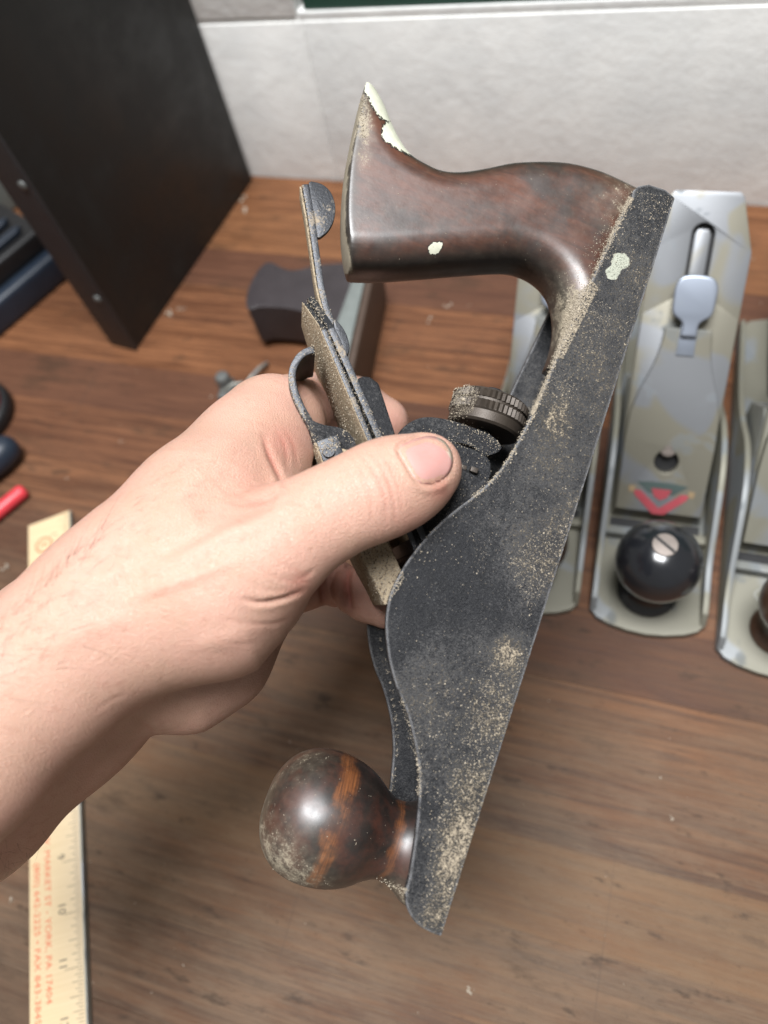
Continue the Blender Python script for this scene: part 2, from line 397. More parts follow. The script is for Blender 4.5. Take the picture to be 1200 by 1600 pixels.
def m_plate(name, a=(.52, .50, .44), b=(.60, .63, .68), rough=.36, spots=True, metal=.85):
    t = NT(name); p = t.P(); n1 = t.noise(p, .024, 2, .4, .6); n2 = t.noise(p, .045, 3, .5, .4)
    m = t.step(n1, .54, .60); c = t.mix(m, a, b)  # bluish patches: reflected glare painted into the steel colour
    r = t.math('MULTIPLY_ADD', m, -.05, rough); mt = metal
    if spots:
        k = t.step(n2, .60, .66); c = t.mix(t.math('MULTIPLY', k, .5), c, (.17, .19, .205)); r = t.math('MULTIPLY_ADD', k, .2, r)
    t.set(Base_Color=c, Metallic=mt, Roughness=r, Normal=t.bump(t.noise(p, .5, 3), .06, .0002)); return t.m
def m_ruler():
    t = NT('ruler wood'); g = t.noise(t.P(1.2, .03, 1), .8, 4, .6)
    t.set(Base_Color=t.mix(g, (.56, .42, .24), (.70, .56, .36)), Roughness=.42, Coat_Weight=.2, Normal=t.bump(g, .1, .0002)); return t.m

IRON_BLOBS = []
for (u, v, r, a) in [(740, 1235, 15, .7), (718, 1300, 11, .85), (700, 1365, 9, .85), (686, 1425, 10, .9), (775, 1120, 18, .45), (735, 1290, 26, .35), (870, 850, 22, .5), (850, 890, 14, .3), (1000, 420, 40, .25), (960, 530, 40, .35),
                     (905, 680, 40, .35), (860, 655, 12, .4), (795, 1020, 9, .7), (720, 1100, 32, .3), (650, 930, 34, -.45), (690, 900, 30, -.2), (676, 1250, 16, -.35), (665, 1390, 12, -.2)]:
    s, h = loc(u, v, 0); IRON_BLOBS.append(((s, h, 0), r, a))
def m_panel():
    t = NT('black painted steel'); p = t.P(); n = t.noise(p, .012, 4, .65); sm = t.noise(p, .022, 5, .7); scr = t.noise(t.P(.9, 1, .05), .30, 3, .6); d = t.noise(p, .6, 3, .7)
    c = t.mix(n, (.0075, .008, .0076), (.0125, .0132, .0128)); c = t.mix(t.step(sm, .55, .78, 0., .5), c, (.030, .031, .030)); c = t.mix(t.step(scr, .76, .80, 0., .2), c, (.055, .055, .052)); c = t.mix(t.step(d, .66, .74, 0., .4), c, (.05, .047, .042))
    t.set(Base_Color=c, Roughness=t.step(sm, .3, .7, .42, .66), Normal=t.bump(d, .15, .0003)); return t.m
M = dict(iron=m_iron(blobs=IRON_BLOBS, base=.04), iron_dark=m_iron('dusty dark frog iron', base=-.15), dust=m_dust(), steel=m_dusty_steel(), grain=m_grain(),
         tote=m_darkwood('worn rosewood tote'), knob=m_darkwood('worn rosewood knob', True), skin=m_skin(), nail=m_nail(), bench=m_bench(), wall=m_wall(),
         plate=m_plate('satin steel plate', (.215, .203, .162), (.22, .228, .24), .50, True, .6), tab=m_plate('steel with painted highlight', (.30, .335, .40), (.36, .40, .465), .40, False, .7), cast=m_plate('pale machined cast iron', (.195, .187, .148), (.20, .211, .216), .58, True, .3),  # tab: bluish highlight painted in as a brighter steel tint
         dull=m_plate('dull steel', (.30, .30, .27), (.34, .36, .38), .55, True, .5), blackgloss=m_simple('black lacquer', (.012, .013, .016), .22, var=.2, coat=.6),
         brownknob=m_simple('brown lacquered wood', (.055, .028, .017), .3, var=.4, coat=.4), screw=m_simple('nickel screw', (.28, .24, .215), .55, .5, .2, 2),
         panel=m_panel(), panel_edge=m_simple('black panel edge', (.028, .028, .031), .5, 0, .2, .8),
         navy=m_simple('dark blue plastic', (.014, .022, .036), .42, 0, .15, .6), black=m_simple('black rubber', (.008, .008, .009), .5, 0, .2, .8), darkred=m_simple('dark red plastic', (.13, .008, .012), .35, var=.15),
         red=m_simple('red plastic', (.62, .045, .06), .38, var=.1), grey=m_simple('grey green box', (.16, .18, .17), .5), hardware=m_simple('dull grey hardware', (.13, .135, .13), .5, .4, .3, 1.5),
         darktote=m_simple('dark grey brown handle', (.034, .028, .030), .4, 0, .1, .4, .5), brownside=m_simple('dark brown wood side', (.06, .038, .027), .5, 0, .15, .5, .3), greystrip=m_simple('grey green iron', (.19, .21, .20), .5, .3),
         green=m_simple('dark green paint', (.018, .080, .054), .6), ruler=m_ruler(), redink=m_simple('red ink', (.62, .12, .05), .6, var=.1), blackink=m_simple('black ink', (.06, .055, .045), .6, var=.1),
         emred=m_simple('red enamel', (.34, .055, .07), .5), emgreen=m_simple('dark green enamel', (.06, .085, .08), .45), emgold=m_simple('worn brass', (.36, .26, .15), .5, .4), debris=m_simple('pale wood crumbs', (.45, .39, .31), .8), hair=m_simple('arm hair', (.035, .02, .013), .5),
         brass=m_simple('dark brown brass', (.052, .041, .032), .48, .4, .3, 2, .5))

# ================================================================== the wall and the bench
WALL_Y = .508
wall = tag(empty('wall', (0, WALL_Y, 0)), 'white painted concrete block wall behind the workbench', kind='structure')
JX = -241
def zt(x, dz=0.): return 129.6 + .035 * (x - JX) + dz              # the course line climbs slightly to the right
def walled(name, x0, x1, za, zb, y0, y1, mat, parent, bevel):
    return prism(name, [(x0, za(x0)), (x1, za(x1)), (x1, zb(x1)), (x0, zb(x0))], y0, y1, mat, parent, bevel=bevel, fn=lambda a, b, w: (a, w, b))
low = lambda x: -66.
for x in (JX - 806, JX - 403, JX, JX + 403, JX + 806): walled('block', x, x + 402.4, low, zt, 0, 90, M['wall'], wall, .8)
for x0, x1 in ((JX - 1030, JX - 629), (JX - 627, JX - 226), (JX - 224, JX - 4)): walled('block', x0, x1, lambda x: zt(x, 3.4), lambda x: 340., 0, 90, M['wall'], wall, .8)
walled('mortar', JX - 1000, JX + 1200, lambda x: -64., lambda x: zt(x, 2.4), 1.0, 88, M['wall'], wall, 0)
walled('sill', JX - 3, JX + 1200, lambda x: zt(x, 1.2), lambda x: zt(x, 6.0), .9, 87, M['wall'], wall, .4)
gb = walled('green_board', JX + 2, JX + 900, lambda x: zt(x, 6.6), lambda x: 420., 2.2, 26, M['green'], None, 1.5)
gb.location = (0, WALL_Y, 0); tag(gb, 'dark green painted board set in the wall above the sill', 'board')

bench = tag(empty('workbench', (0, .2, 0)), 'brown butcher block workbench top of long wooden strips', 'workbench')
PW = 43.0
y = 0; rows = []
yy = WALL_Y * 1000 - 1.0
row = 0
while yy > -420:
    h = PW + random.uniform(-4, 4); x = -1000 + random.uniform(-250, 0)
    while x < 900:
        ln = random.choice([1900, 1900, 900, 2000])
        o = box('plank', 0, ln - .02, 0, h - random.choice([.03, .03, .18]), -38, random.uniform(-.12, 0), M['bench'], bench, bevel=0)
        o.location = (x / 1000, (yy - h) / 1000 - .2, 0)
        x += ln
    yy -= h; row += 1

# ================================================================== the held hand plane
plane = tag(empty('hand_plane', matrix=PLANE_M), 'old black iron hand plane caked in sawdust, held up in the hand', 'hand plane')
rim = [(990, 306), (978, 322), (965, 350), (940, 405), (905, 480), (875, 545), (850, 605), (830, 650), (812, 685), (795, 715), (770, 748), (740, 775), (700, 806), (670, 835), (640, 872), (620, 905), (608, 935), (603, 970), (604, 1000), (609, 1035), (620, 1075), (635, 1110), (648, 1160), (654, 1200), (655, 1240), (650, 1300), (640, 1370)]
toe = [(633, 1395), (636, 1420), (650, 1443), (672, 1457), (688, 1463)]
side = locs(curve(rim, 4) + curve(toe, 3), 0)
side = [(s, max(h, .0)) for s, h in side]
heel = [(1.5, 0.), (0, 4.), (.5, 10.), (2.5, 13.2), (5.0, 14.6)]
outline = heel + side[1:]
outline[-1] = (outline[-1][0], 0.0)
bm = bmesh.new()
add_prism(bm, outline, 0, 3.4)
add_prism(bm, outline, 60.6, 64)
add_box(bm, 3, 243, .25, 4.2, 3.4, 60.6)
add_box(bm, 196, 200, 4.2, 12, 3.4, 60.6)
body = bm_obj('body', bm, M['iron'], plane, 40, bevel=.55, seg=3)

# tote
def tote_mesh():
    top = [(1012, 300), (985, 287), (960, 275), (930, 263), (890, 253), (850, 250), (800, 252), (760, 260), (720, 266), (690, 264), (665, 253), (645, 240), (630, 220), (615, 190), (605, 165), (590, 138), (575, 124)]
    left = [(568, 135), (558, 170), (547, 220), (538, 270), (534, 320), (534, 360), (538, 395), (545, 421)]
    bot = [(560, 424), (600, 424), (660, 420), (720, 415), (780, 411), (810, 412), (835, 421), (855, 436), (868, 456), (874, 480), (875, 505), (870, 535), (858, 570)]
    base = [(905, 590), (1040, 330)]
    full = locs(curve(top, 4) + curve(left, 4) + curve(bot, 4) + base, 26)
    ext = locs(curve(top, 4) + [(540, 66), (440, 40), (440, 424)] + curve(bot, 4) + base, 26)
    base_n = 2
    # let the foot run down to the sole
    for L in (full, ext): L[-2] = (L[-2][0] + 2, 4.0); L[-1] = (4.0, 4.0)
    vox = .62
    P = np.array(full); lo = np.array([P[:, 0].min() - 3, P[:, 1].min() - 3, -15.5]); hi = np.array([P[:, 0].max() + 3, P[:, 1].max() + 3, 15.5])
    n = np.ceil((hi - lo) / vox).astype(int)
    xs, ys, zs = [lo[i] + vox * np.arange(n[i]) for i in range(3)]
    X, Y = np.meshgrid(xs, ys, indexing='ij')
    de = poly_sdf(ext, X, Y)[:, :, None]; df = poly_sdf(full, X, Y)[:, :, None]
    T = 13.2; Rr = 11.5
    qx = de + Rr; qz = np.abs(zs)[None, None, :] - (T - Rr)
    f = np.minimum(np.maximum(qx, qz), 0) + np.hypot(np.maximum(qx, 0), np.maximum(qz, 0)) - Rr
    dome = df + (zs[None, None, :] / 13.) ** 2 * 1.6
    f = smax(f, dome, 1.2)
    V, Q = vdb_mesh(f, lo, vox)
    V[:, 2] += 32
    return V, Q, full
TV, TQ, tfull = tote_mesh()
def tote_attrs(V):
    W = (PLANE_M[:3, :3] @ (V.T / 1000)).T + PLANE_M[:3, 3]
    uv = project(W)
    paint = [(575, 126), (590, 134), (604, 158), (614, 186), (606, 187), (596, 182), (585, 168), (577, 150), (571, 140)], [(602, 195), (616, 193), (624, 214), (632, 222), (648, 240), (640, 239), (622, 231), (610, 222), (600, 214)]
    pa = np.zeros(len(V))
    near = V[:, 2] < 36
    for pl in paint:
        d = poly_sdf(curve(pl, 3, True), uv[:, 0], uv[:, 1]); pa = np.maximum(pa, np.clip(.5 - d / 24, 0, 1) * near)
    d = poly_sdf([(671, 386), (677, 381), (689, 380), (688, 388), (681, 395), (673, 394)], uv[:, 0], uv[:, 1]); pa = np.maximum(pa, np.clip(.60 - d / 12, 0, 1) * near)
    # dust: flat end of the tote, the foot, the back edge
    fl = np.clip(1 - np.abs(poly_sdf([(500, 90), (570, 130), (550, 220), (541, 270), (537, 320), (537, 360), (548, 424), (500, 430)], uv[:, 0], uv[:, 1]).clip(0, None)) / 6, 0, 1) * 1.4
    foot = np.exp(-((uv[:, 0] - 895) ** 2 / 42 ** 2 + (uv[:, 1] - 505) ** 2 / 62 ** 2)) * 1.1
    foot2 = np.exp(-((uv[:, 0] - 985) ** 2 + (uv[:, 1] - 310) ** 2) / 50 ** 2) * .5
    horn = np.exp(-((uv[:, 0] - 568) ** 2 / 14 ** 2 + (uv[:, 1] - 195) ** 2 / 55 ** 2)) * .9
    return pa, np.clip(np.maximum.reduce([fl, foot, foot2, horn]) + .10, 0, 1.5)
pa, du = tote_attrs(TV)
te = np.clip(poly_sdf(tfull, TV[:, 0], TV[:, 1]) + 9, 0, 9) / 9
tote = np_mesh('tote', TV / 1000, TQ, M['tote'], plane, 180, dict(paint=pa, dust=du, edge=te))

# front knob: lathe along the height direction
kb = loc(643, 1318, 32)
ks = loc(488, 1279, 32)[0] - 1.6
kprof = [(4.3, 17.2), (6, 17.4), (8, 16.6), (11, 14.6), (14, 13.2), (18, 13.0), (22, 14.8), (26, 17.6), (30, 19.5), (34, 20.7), (38, 21.3), (42, 21.4), (46, 20.9), (50, 19.6), (53.5, 17.4), (56.3, 14.4), (58.4, 10.7), (59.7, 6.5), (60.1, 2.0)]
kprof = [(p[0], p[1]) for p in curve(kprof, 3)]
knobo = lathe('knob', [(z - 4.3, r) for z, r in kprof], M['knob'], plane, 72, smooth=180)
_km = Matrix(((1, 0, 0, ks / 1000), (0, 0, 1, .0043), (0, -1, 0, .032), (0, 0, 0, 1)))
_tilt = (kb[0] - ks) / 40.
knobo.matrix_local = _km

# frog, irons, lever cap
FP = [(557, 592), (566, 587), (578, 588), (592, 598), (622, 690), (690, 712), (742, 742), (790, 760), (760, 870), (690, 900), (652, 872)]
frog = prism('frog', locs(FP, 9), 9, 55, M['iron_dark'], plane, bevel=1.2, seg=3)
def strip(line_px, w_ref, thick, side=1):
    """2-D plate section along a pixel line: offset to the right of travel by thick mm"""
    P = [np.array(p) for p in locs(line_px, w_ref)]; off = []
    for i, p in enumerate(P):
        t = P[min(i + 1, len(P) - 1)] - P[max(i - 1, 0)]; t /= np.linalg.norm(t); off.append(p + side * thick * np.array([-t[1], t[0]]))
    return [tuple(p) for p in P] + [tuple(p) for p in off[::-1]]
def plate_on_line(name, p_top, p_bot, w_ref, w0, w1, n0, n1, mat, chamfer=0., parent=plane, holes=()):
    """flat plate whose long axis runs between two pixels; width along w, thickness n0..n1 towards the sole"""
    a = np.array(loc(*p_top, w_ref)); b = np.array(loc(*p_bot, w_ref)); L = np.linalg.norm(b - a); t = (b - a) / L; n = np.array([-t[1], t[0]])
    if n[1] > 0: n = -n
    wm = (w1 - w0)
    if chamfer: out = [(0, w0 + 13), (3, w0 + 10), (chamfer, w0), (L, w0), (L, w1), (chamfer, w1), (3, w1 - 10), (0, w1 - 13)]
    else: out = [(0, w0), (L, w0), (L, w1), (0, w1)]
    def fn(l, w, k): q = a + t * l + n * k; return (q[0], q[1], w)
    bm = bmesh.new(); add_prism(bm, out, n0, n1, holes, fn)
    return bm_obj(name, bm, mat, parent, 40, bevel=.25, seg=2)
cap_iron = plate_on_line('cap_iron', (475, 450), (648, 862), 7, 7.4, 56.6, 0, 1.7, M['steel'], chamfer=15)
blade = plate_on_line('blade', (473, 444), (655, 858), 7, 7, 57, 1.75, 4.0, M['steel'], chamfer=17)
plate_on_line('dust_cake', (474, 446), (640, 842), 7, 7.8, 56.2, -.4, -.03, M['dust'], chamfer=14)
lat = prism('lateral_lever', strip(curve([(472, 288), (476, 312), (481, 340), (487, 380), (492, 415), (498, 455), (508, 490), (520, 522), (534, 560)], 3), 24, 2.3, -1), 24, 33, M['steel'], plane, bevel=.3)
prism('lever_dust', strip(curve([(471, 290), (475, 312), (480, 340), (486, 380), (491, 415), (497, 452), (506, 486)], 3), 24, .7, 1), 24.4, 32.6, M['dust'], plane, bevel=.2)
tab = prism('thumb_tab', locs([(482, 286)] + curve([(486, 284), (504, 289), (518, 303), (524, 325), (521, 346), (512, 362), (500, 372)], 4) + [(492, 372)], 26), 25.5, 27.5, M['steel'], lat, bevel=.35)
prism('lever_pivot', locs(curve([(520, 508), (530, 512), (541, 530), (545, 550), (540, 562), (530, 560)], 3, True), 24), 20, 38, M['steel'], plane, bevel=.6)
lc = prism('lever_cap', locs([(490, 690), (505, 727), (530, 800), (572, 885), (602, 947), (634, 905), (617, 868), (585, 790), (556, 705)], 11), 11, 53, M['dust'], plane, bevel=.8, seg=3)
cam_l = prism('cam_lever', strip(curve([(490, 540), (474, 545), (460, 558), (451, 580), (453, 606), (464, 636), (480, 664), (492, 690)], 4), 18, 2.5, -1), 18, 46, M['steel'], lc, bevel=.5)
prism('cam', locs(curve([(474, 640), (488, 656), (508, 664), (534, 669), (552, 684), (557, 706), (540, 724), (512, 728), (496, 706)], 3, True), 17), 17, 47, M['iron_dark'], lc, bevel=.7)
prism('ear', locs([(494, 690), (527, 679), (538, 712), (520, 735), (505, 722)], 11), 10.6, 16, M['steel'], lc, bevel=.5)
rv = loc(513, 706, 10)
lathe('rivet', [(0, 1.0), (.4, 1.05), (.4, 1.9), (-1.2, 2.0), (-4., 2.0)], M['steel'], lc, 20, mapf=lambda x, y, z: (rv[0] + x, rv[1] + y, 10.6 - 1.3 - z))

# depth adjuster
yk = prism('adjusting_yoke', locs(curve([(618, 692), (626, 672), (645, 657), (668, 651), (700, 655), (735, 666), (768, 680), (784, 697), (776, 708), (758, 712), (748, 706), (736, 697), (716, 692), (700, 697), (690, 712), (640, 712)], 4, True), 24), 24, 29, M['iron_dark'], plane, bevel=.7)
br = prism('yoke_bracket', locs(curve([(672, 684), (702, 690), (730, 698), (756, 709), (767, 724), (766, 746), (754, 762), (738, 766), (700, 752), (672, 744)], 4, True), 18), 18, 42, M['iron_dark'], plane, bevel=1.2, seg=3)
for (u, v) in ((722, 731), (740, 735)):
    c = loc(u, v, 17); bm = bmesh.new(); add_box(bm, c[0] - .9, c[0] + .9, c[1] - 1.3, c[1] + 1.3, 15.6, 18.5); bm_obj('pin', bm, M['brass'], br, 40, bevel=.3)
na = np.array([*loc(770, 612, 32)]); nb = np.array([*loc(752, 684, 32)])
nd = np.array([-1.0, .04]); nd /= np.linalg.norm(nd); nn = np.array([-nd[1], nd[0]]); nc = np.array(loc(762, 648, 32))
def nmap(x, y, z): q = nc + nd * z + nn * y; return (q[0], q[1], 32 + x)
ns = 96; V = []; Fc = []
prof = [(-6.6, 7.5, 0), (-6.6, 12.6, 0), (-5.8, 13.4, 0), (-2.6, 13.4, 0), (-2.0, 13.9, 0), (-1.9, 14.2, 1), (.9, 14.2, 1), (1.0, 13.5, 0), (1.9, 13.5, 0), (2.0, 14.2, 1), (4.6, 14.2, 1), (4.9, 13.6, 0), (5.6, 12.6, 0), (5.6, 4.4, 0), (8.6, 4.2, 0), (8.8, 3.4, 0)]
for z, r, kn in prof:
    for k in range(ns):
        a = 2 * math.pi * k / ns; rr = r - (.75 if kn and (k % 2) else 0); V.append(nmap(rr * math.cos(a), rr * math.sin(a), z))
for i in range(len(prof) - 1):
    for k in range(ns):
        a, b = i * ns + k, i * ns + (k + 1) % ns; Fc.append((a, b, b + ns, a + ns))
Fc.append(tuple(range(ns))[::-1]); m_ = (len(prof) - 1) * ns; Fc.append(tuple(range(m_, m_ + ns)))
nut = mesh_obj('depth_nut', V, Fc, M['brass'], plane, 30)
bm = bmesh.new(); bm.from_mesh(nut.data); bmesh.ops.recalc_face_normals(bm, faces=bm.faces); bm.to_mesh(nut.data); bm.free()
V, Fc = tube_verts([nmap(0, 0, -30), nmap(0, 0, 9.5)], 3.0, 16); mesh_obj('stud', V, Fc, M['iron_dark'], plane, 60)

# ================================================================== the hand
def cc(u, v, d): return np.array([(u - 600) / F * d, (v - 800) / F * d, d])     # pixel + depth (mm) -> camera axes, mm
HV = .85
HLO = np.array([-175., -62., 178.]); HHI = np.array([34., 148., 352.])
HN = np.ceil((HHI - HLO) / HV).astype(int)
HG = np.full(HN, 60., dtype='f4')
hx, hy, hz = [(HLO[i] + HV * np.arange(HN[i])).astype('f4') for i in range(3)]
def cap(a, b, ra, rb, k=8., kz=1.0, sub=False):
    """tapered capsule between camera-space points, smoothly joined; kz>1 flattens it along the view"""
    a = np.array(a, float); b = np.array(b, float); m = max(ra, rb) + k + 6
    i0 = np.clip(((np.minimum(a, b) - m - HLO) / HV).astype(int), 0, HN); i1 = np.clip(((np.maximum(a, b) + m - HLO) / HV).astype(int) + 1, 0, HN)
    if (i1 <= i0).any(): return
    X = hx[i0[0]:i1[0], None, None]; Y = hy[None, i0[1]:i1[1], None]; Z = hz[None, None, i0[2]:i1[2]]
    s = np.array([1, 1, kz]); ab = (b - a); L2 = float((ab * s) @ (ab * s)) + 1e-9
    dx, dy, dz = X - a[0], Y - a[1], (Z - a[2]) * kz
    t = np.clip((dx * ab[0] + dy * ab[1] + dz * ab[2] * kz) / L2, 0, 1)
    d = np.sqrt((dx - ab[0] * t) ** 2 + (dy - ab[1] * t) ** 2 + (dz - ab[2] * kz * t) ** 2) - (ra + (rb - ra) * t)
    if kz > 1: d = d / (1 + (kz - 1) * .35)
    sl = tuple(slice(i0[i], i1[i]) for i in range(3))
    HG[sl] = smax(HG[sl], -d, k) if sub else smin(HG[sl], d, k)
def px(u, v, d, r): return cc(u, v, d), r * d / F                                # radius given in pixels
def chain(pts, k=8., kz=1.0):
    q = [px(*p) for p in pts]
    for (a, ra), (b, rb) in zip(q, q[1:]): cap(a, b, ra, rb, k, kz)
# forearm and wrist: a rounded radial side and a flatter volar side that falls away from the viewer
chain([(-300, 1412, 212, 150), (-60, 1178, 220, 126), (85, 1040, 224, 118), (195, 940, 229, 116)], 12)
chain([(-300, 1390, 236, 140), (-60, 1158, 246, 118), (85, 1022, 252, 110), (195, 925, 254, 108)], 14)
chain([(-310, 1525, 256, 92), (-25, 1268, 263, 76), (122, 1126, 266, 74), (226, 1036, 266, 74)], 22)
chain([(195, 940, 229, 118), (300, 880, 238, 138)], 16)
# back of the hand along the index metacarpal, and the palm behind it
chain([(300, 880, 240, 140), (338, 805, 250, 118), (398, 712, 268, 88), (428, 668, 277, 76)], 12)
chain([(300, 900, 268, 110), (380, 790, 294, 85), (410, 760, 302, 70)], 12)
chain([(330, 940, 268, 100), (410, 900, 296, 60)], 12)
# heel of the palm on the little finger side
chain([(235, 1020, 256, 108), (296, 1046, 264, 88), (352, 1030, 268, 62), (400, 968, 276, 52)], 9)
# thumb: metacarpal with the thenar pad, then the two phalanges
chain([(258, 958, 226, 112), (345, 916, 224, 104), (416, 864, 223, 82), (464, 830, 223, 69)], 10)
chain([(352, 950, 230, 104), (388, 930, 232, 70), (402, 921, 233, 56)], 9)
chain([(464, 830, 223, 69), (530, 794, 225, 66), (592, 765, 228, 69)], 7, 1.1)
chain([(592, 768, 228, 70), (628, 752, 231, 64), (660, 737, 234, 54)], 6, 1.2)
chain([(648, 745, 238, 50), (672, 728, 239, 40)], 8)
# web between thumb and index finger
chain([(395, 795, 250, 78), (430, 802, 246, 36)], 12)
chain([(408, 735, 278, 62), (428, 738, 285, 36)], 7)
# index finger round the back of the irons
chain([(428, 664, 280, 72), (458, 650, 296, 58), (500, 634, 318, 46), (552, 634, 330, 43)], 7)
chain([(552, 634, 330, 42), (598, 660, 332, 40)], 4)
# middle finger base seen through the opening, and ring finger
chain([(420, 735, 296, 56), (455, 716, 308, 48), (500, 716, 326, 44), (560, 724, 336, 42)], 6)
chain([(560, 724, 336, 41), (610, 745, 336, 38)], 4)
chain([(410, 815, 302, 58), (470, 812, 318, 46), (540, 815, 332, 41)], 6); chain([(540, 815, 332, 41), (590, 830, 330, 38)], 4)
# little finger, curled, seen from its palm side under the thumb
chain([(405, 915, 292, 56), (462, 912, 296, 39), (505, 908, 298, 36)], 7)
chain([(514, 909, 300, 29), (527, 912, 299, 36), (539, 915, 300, 28)], 1.0)
chain([(557, 924, 292, 38), (576, 932, 291, 41), (602, 946, 290, 36)], 1.0)
for (p_, q_) in (((450, 708, 268, 40), (466, 738, 270, 46)),):
    (a_, ra_), (b_, rb_) = px(*p_), px(*q_); cap(a_, b_, ra_, rb_, 2.5, 1.0, True)
HVt, HQ = vdb_mesh(HG, HLO, HV)
# keep only the largest connected run of quads that belongs to the hand
W_ = CP + (R @ (HVt.T / 1000)).T
hm = np_mesh('hand', W_, HQ, M['skin'], None, 180)
sm = hm.modifiers.new('s', 'SMOOTH'); sm.factor = .5; sm.iterations = 3
dg = bpy.context.evaluated_depsgraph_get()
me2 = bpy.data.meshes.new_from_object(hm.evaluated_get(dg)); hm.modifiers.clear(); old = hm.data; hm.data = me2; bpy.data.meshes.remove(old); me2.name = 'hand'
nv = len(me2.vertices); co = np.empty(nv * 3, 'f4'); me2.vertices.foreach_get('co', co); co = co.reshape(-1, 3).astype('f8')
nr = np.empty(nv * 3, 'f4'); me2.vertices.foreach_get('normal', nr); nr = nr.reshape(-1, 3).astype('f8')
UVp = project(co); vd = co - CP; vd /= np.linalg.norm(vd, axis=1)[:, None]; facing = np.clip(-(nr * vd).sum(1) * 2.5, 0, 1)
dep = (co - CP) @ R[:, 2] * 1000
disp = np.zeros(nv); fold = np.zeros(nv)
def polyd(pts, n=5):
    P = np.array(curve(pts, n)); d = np.full(nv, 1e9); tt = np.zeros(nv)
    for i in range(len(P) - 1):
        e = P[i + 1] - P[i]; q = UVp - P[i]; t = np.clip((q @ e) / (e @ e + 1e-9), 0, 1)
        dd = np.linalg.norm(q - t[:, None] * e, axis=1); m = dd < d; d[m] = dd[m]; tt[m] = ((i + t) / (len(P) - 1))[m]
    return d, tt
def crease(pts, depth, sig, lip=.35, dmax=262, dmin=0):
    global disp, fold
    d, t = polyd(pts); w = np.sin(np.clip(t, .03, .97) * math.pi) ** .6 * facing * (dep < dmax) * (dep > dmin)
    disp += -depth * np.exp(-(d / sig) ** 2) * w + depth * lip * np.exp(-((d - 2.2 * sig) / (1.3 * sig)) ** 2) * w
    fold = np.maximum(fold, np.exp(-(d / (sig * .8)) ** 2) * w * min(1., .35 + depth))
# thumb joint folds
for pts, dp in [([(540, 702), (566, 740), (580, 790), (577, 826)], .2), ([(556, 700), (582, 735), (600, 775), (604, 822)], .36), ([(571, 697), (596, 730), (613, 772), (618, 815)], .28),
                ([(585, 700), (606, 728), (622, 762), (628, 800)], .2), ([(528, 715), (552, 752), (566, 800)], .10), ([(598, 712), (612, 730), (626, 752)], .10)]: crease(pts, dp, 2.6, lip=.2)
# thenar folds
for pts, dp, sg in [([(378, 936), (405, 942), (440, 936), (472, 924)], 1.1, 3.6), ([(388, 876), (420, 896), (452, 908), (486, 908)], .22, 2.8), ([(402, 852), (440, 880), (470, 895), (492, 890)], .18, 2.8), ([(372, 902), (410, 920), (445, 923), (468, 918)], .18, 2.8),
                    ([(345, 966), (385, 974), (425, 975), (450, 968)], .24, 3.0), ([(335, 998), (375, 1006), (405, 1004)], .12, 3.0), ([(250, 1065), (300, 1090), (345, 1085)], .18, 4), ([(440, 820), (455, 850), (480, 880)], .2, 4),
                    ([(455, 900), (474, 902), (490, 892)], .35, 3.0)]: crease(pts, dp, sg, lip=.22)
# web folds at the base of the index finger
for pts, dp, sg in [([(350, 756), (385, 772), (420, 774), (446, 762)], .30, 5), ([(412, 684), (422, 712), (436, 740), (446, 762)], .7, 4.5), ([(335, 770), (370, 778), (400, 778)], .18, 4), ([(330, 745), (352, 765), (372, 775)], .15, 4)]: crease(pts, dp, sg, dmax=300)
for pts, dp, sg in [([(432, 672), (446, 700), (448, 740)], .15, 3.5), ([(444, 672), (460, 700), (464, 735)], .12, 3.5)]: crease(pts, dp, sg, dmax=330)
for pts in ([(506, 884), (502, 910), (507, 944)], [(546, 880), (542, 915), (549, 955)]): crease(pts, 2.0, 5.0, dmax=330, dmin=265)
for u_, v_, r_ in [(526, 914, 17), (572, 928, 18), (488, 915, 14)]: disp += 1.1 * np.exp(-(((UVp[:, 0] - u_) / r_) ** 2 + ((UVp[:, 1] - v_) / (r_ * 2)) ** 2)) * facing * (dep > 265) * (dep < 330)
# wrist tendon and wrist folds
d, t = polyd([(38, 1306), (70, 1262), (110, 1215), (160, 1165)]); disp += .7 * np.exp(-(d / 10) ** 2) * facing
crease([(150, 1110), (172, 1095), (195, 1085)], .12, 3); crease([(215, 1125), (236, 1140), (245, 1150)], .6, 5)
# relief of the back of the hand: first web hollow, thumb tendon, index metacarpal, joints
def ridge(pts, amp, sig, dmax=275):
    global disp
    d, t = polyd(pts); disp += amp * np.exp(-(d / sig) ** 2) * np.sin(np.clip(t, .04, .96) * math.pi) ** .7 * facing * (dep < dmax)
ridge([(300, 812), (350, 790), (400, 778), (436, 772)], -2.6, 30); ridge([(215, 905), (300, 858), (380, 822), (450, 790)], 1.1, 13); ridge([(205, 935), (290, 905), (370, 875)], .8, 10)
ridge([(240, 820), (310, 740), (375, 675), (425, 625)], 1.0, 26, 300); ridge([(240, 880), (290, 850), (335, 828)], -1.3, 18); ridge([(120, 930), (180, 890), (240, 845)], .6, 14)
ridge([(575, 735), (592, 765), (605, 800)], .5, 16); ridge([(520, 760), (540, 800), (552, 835)], -.5, 20)
ridge([(300, 1010), (350, 1000), (400, 985)], .5, 14); ridge([(60, 1020), (140, 985), (220, 960)], .5, 16)
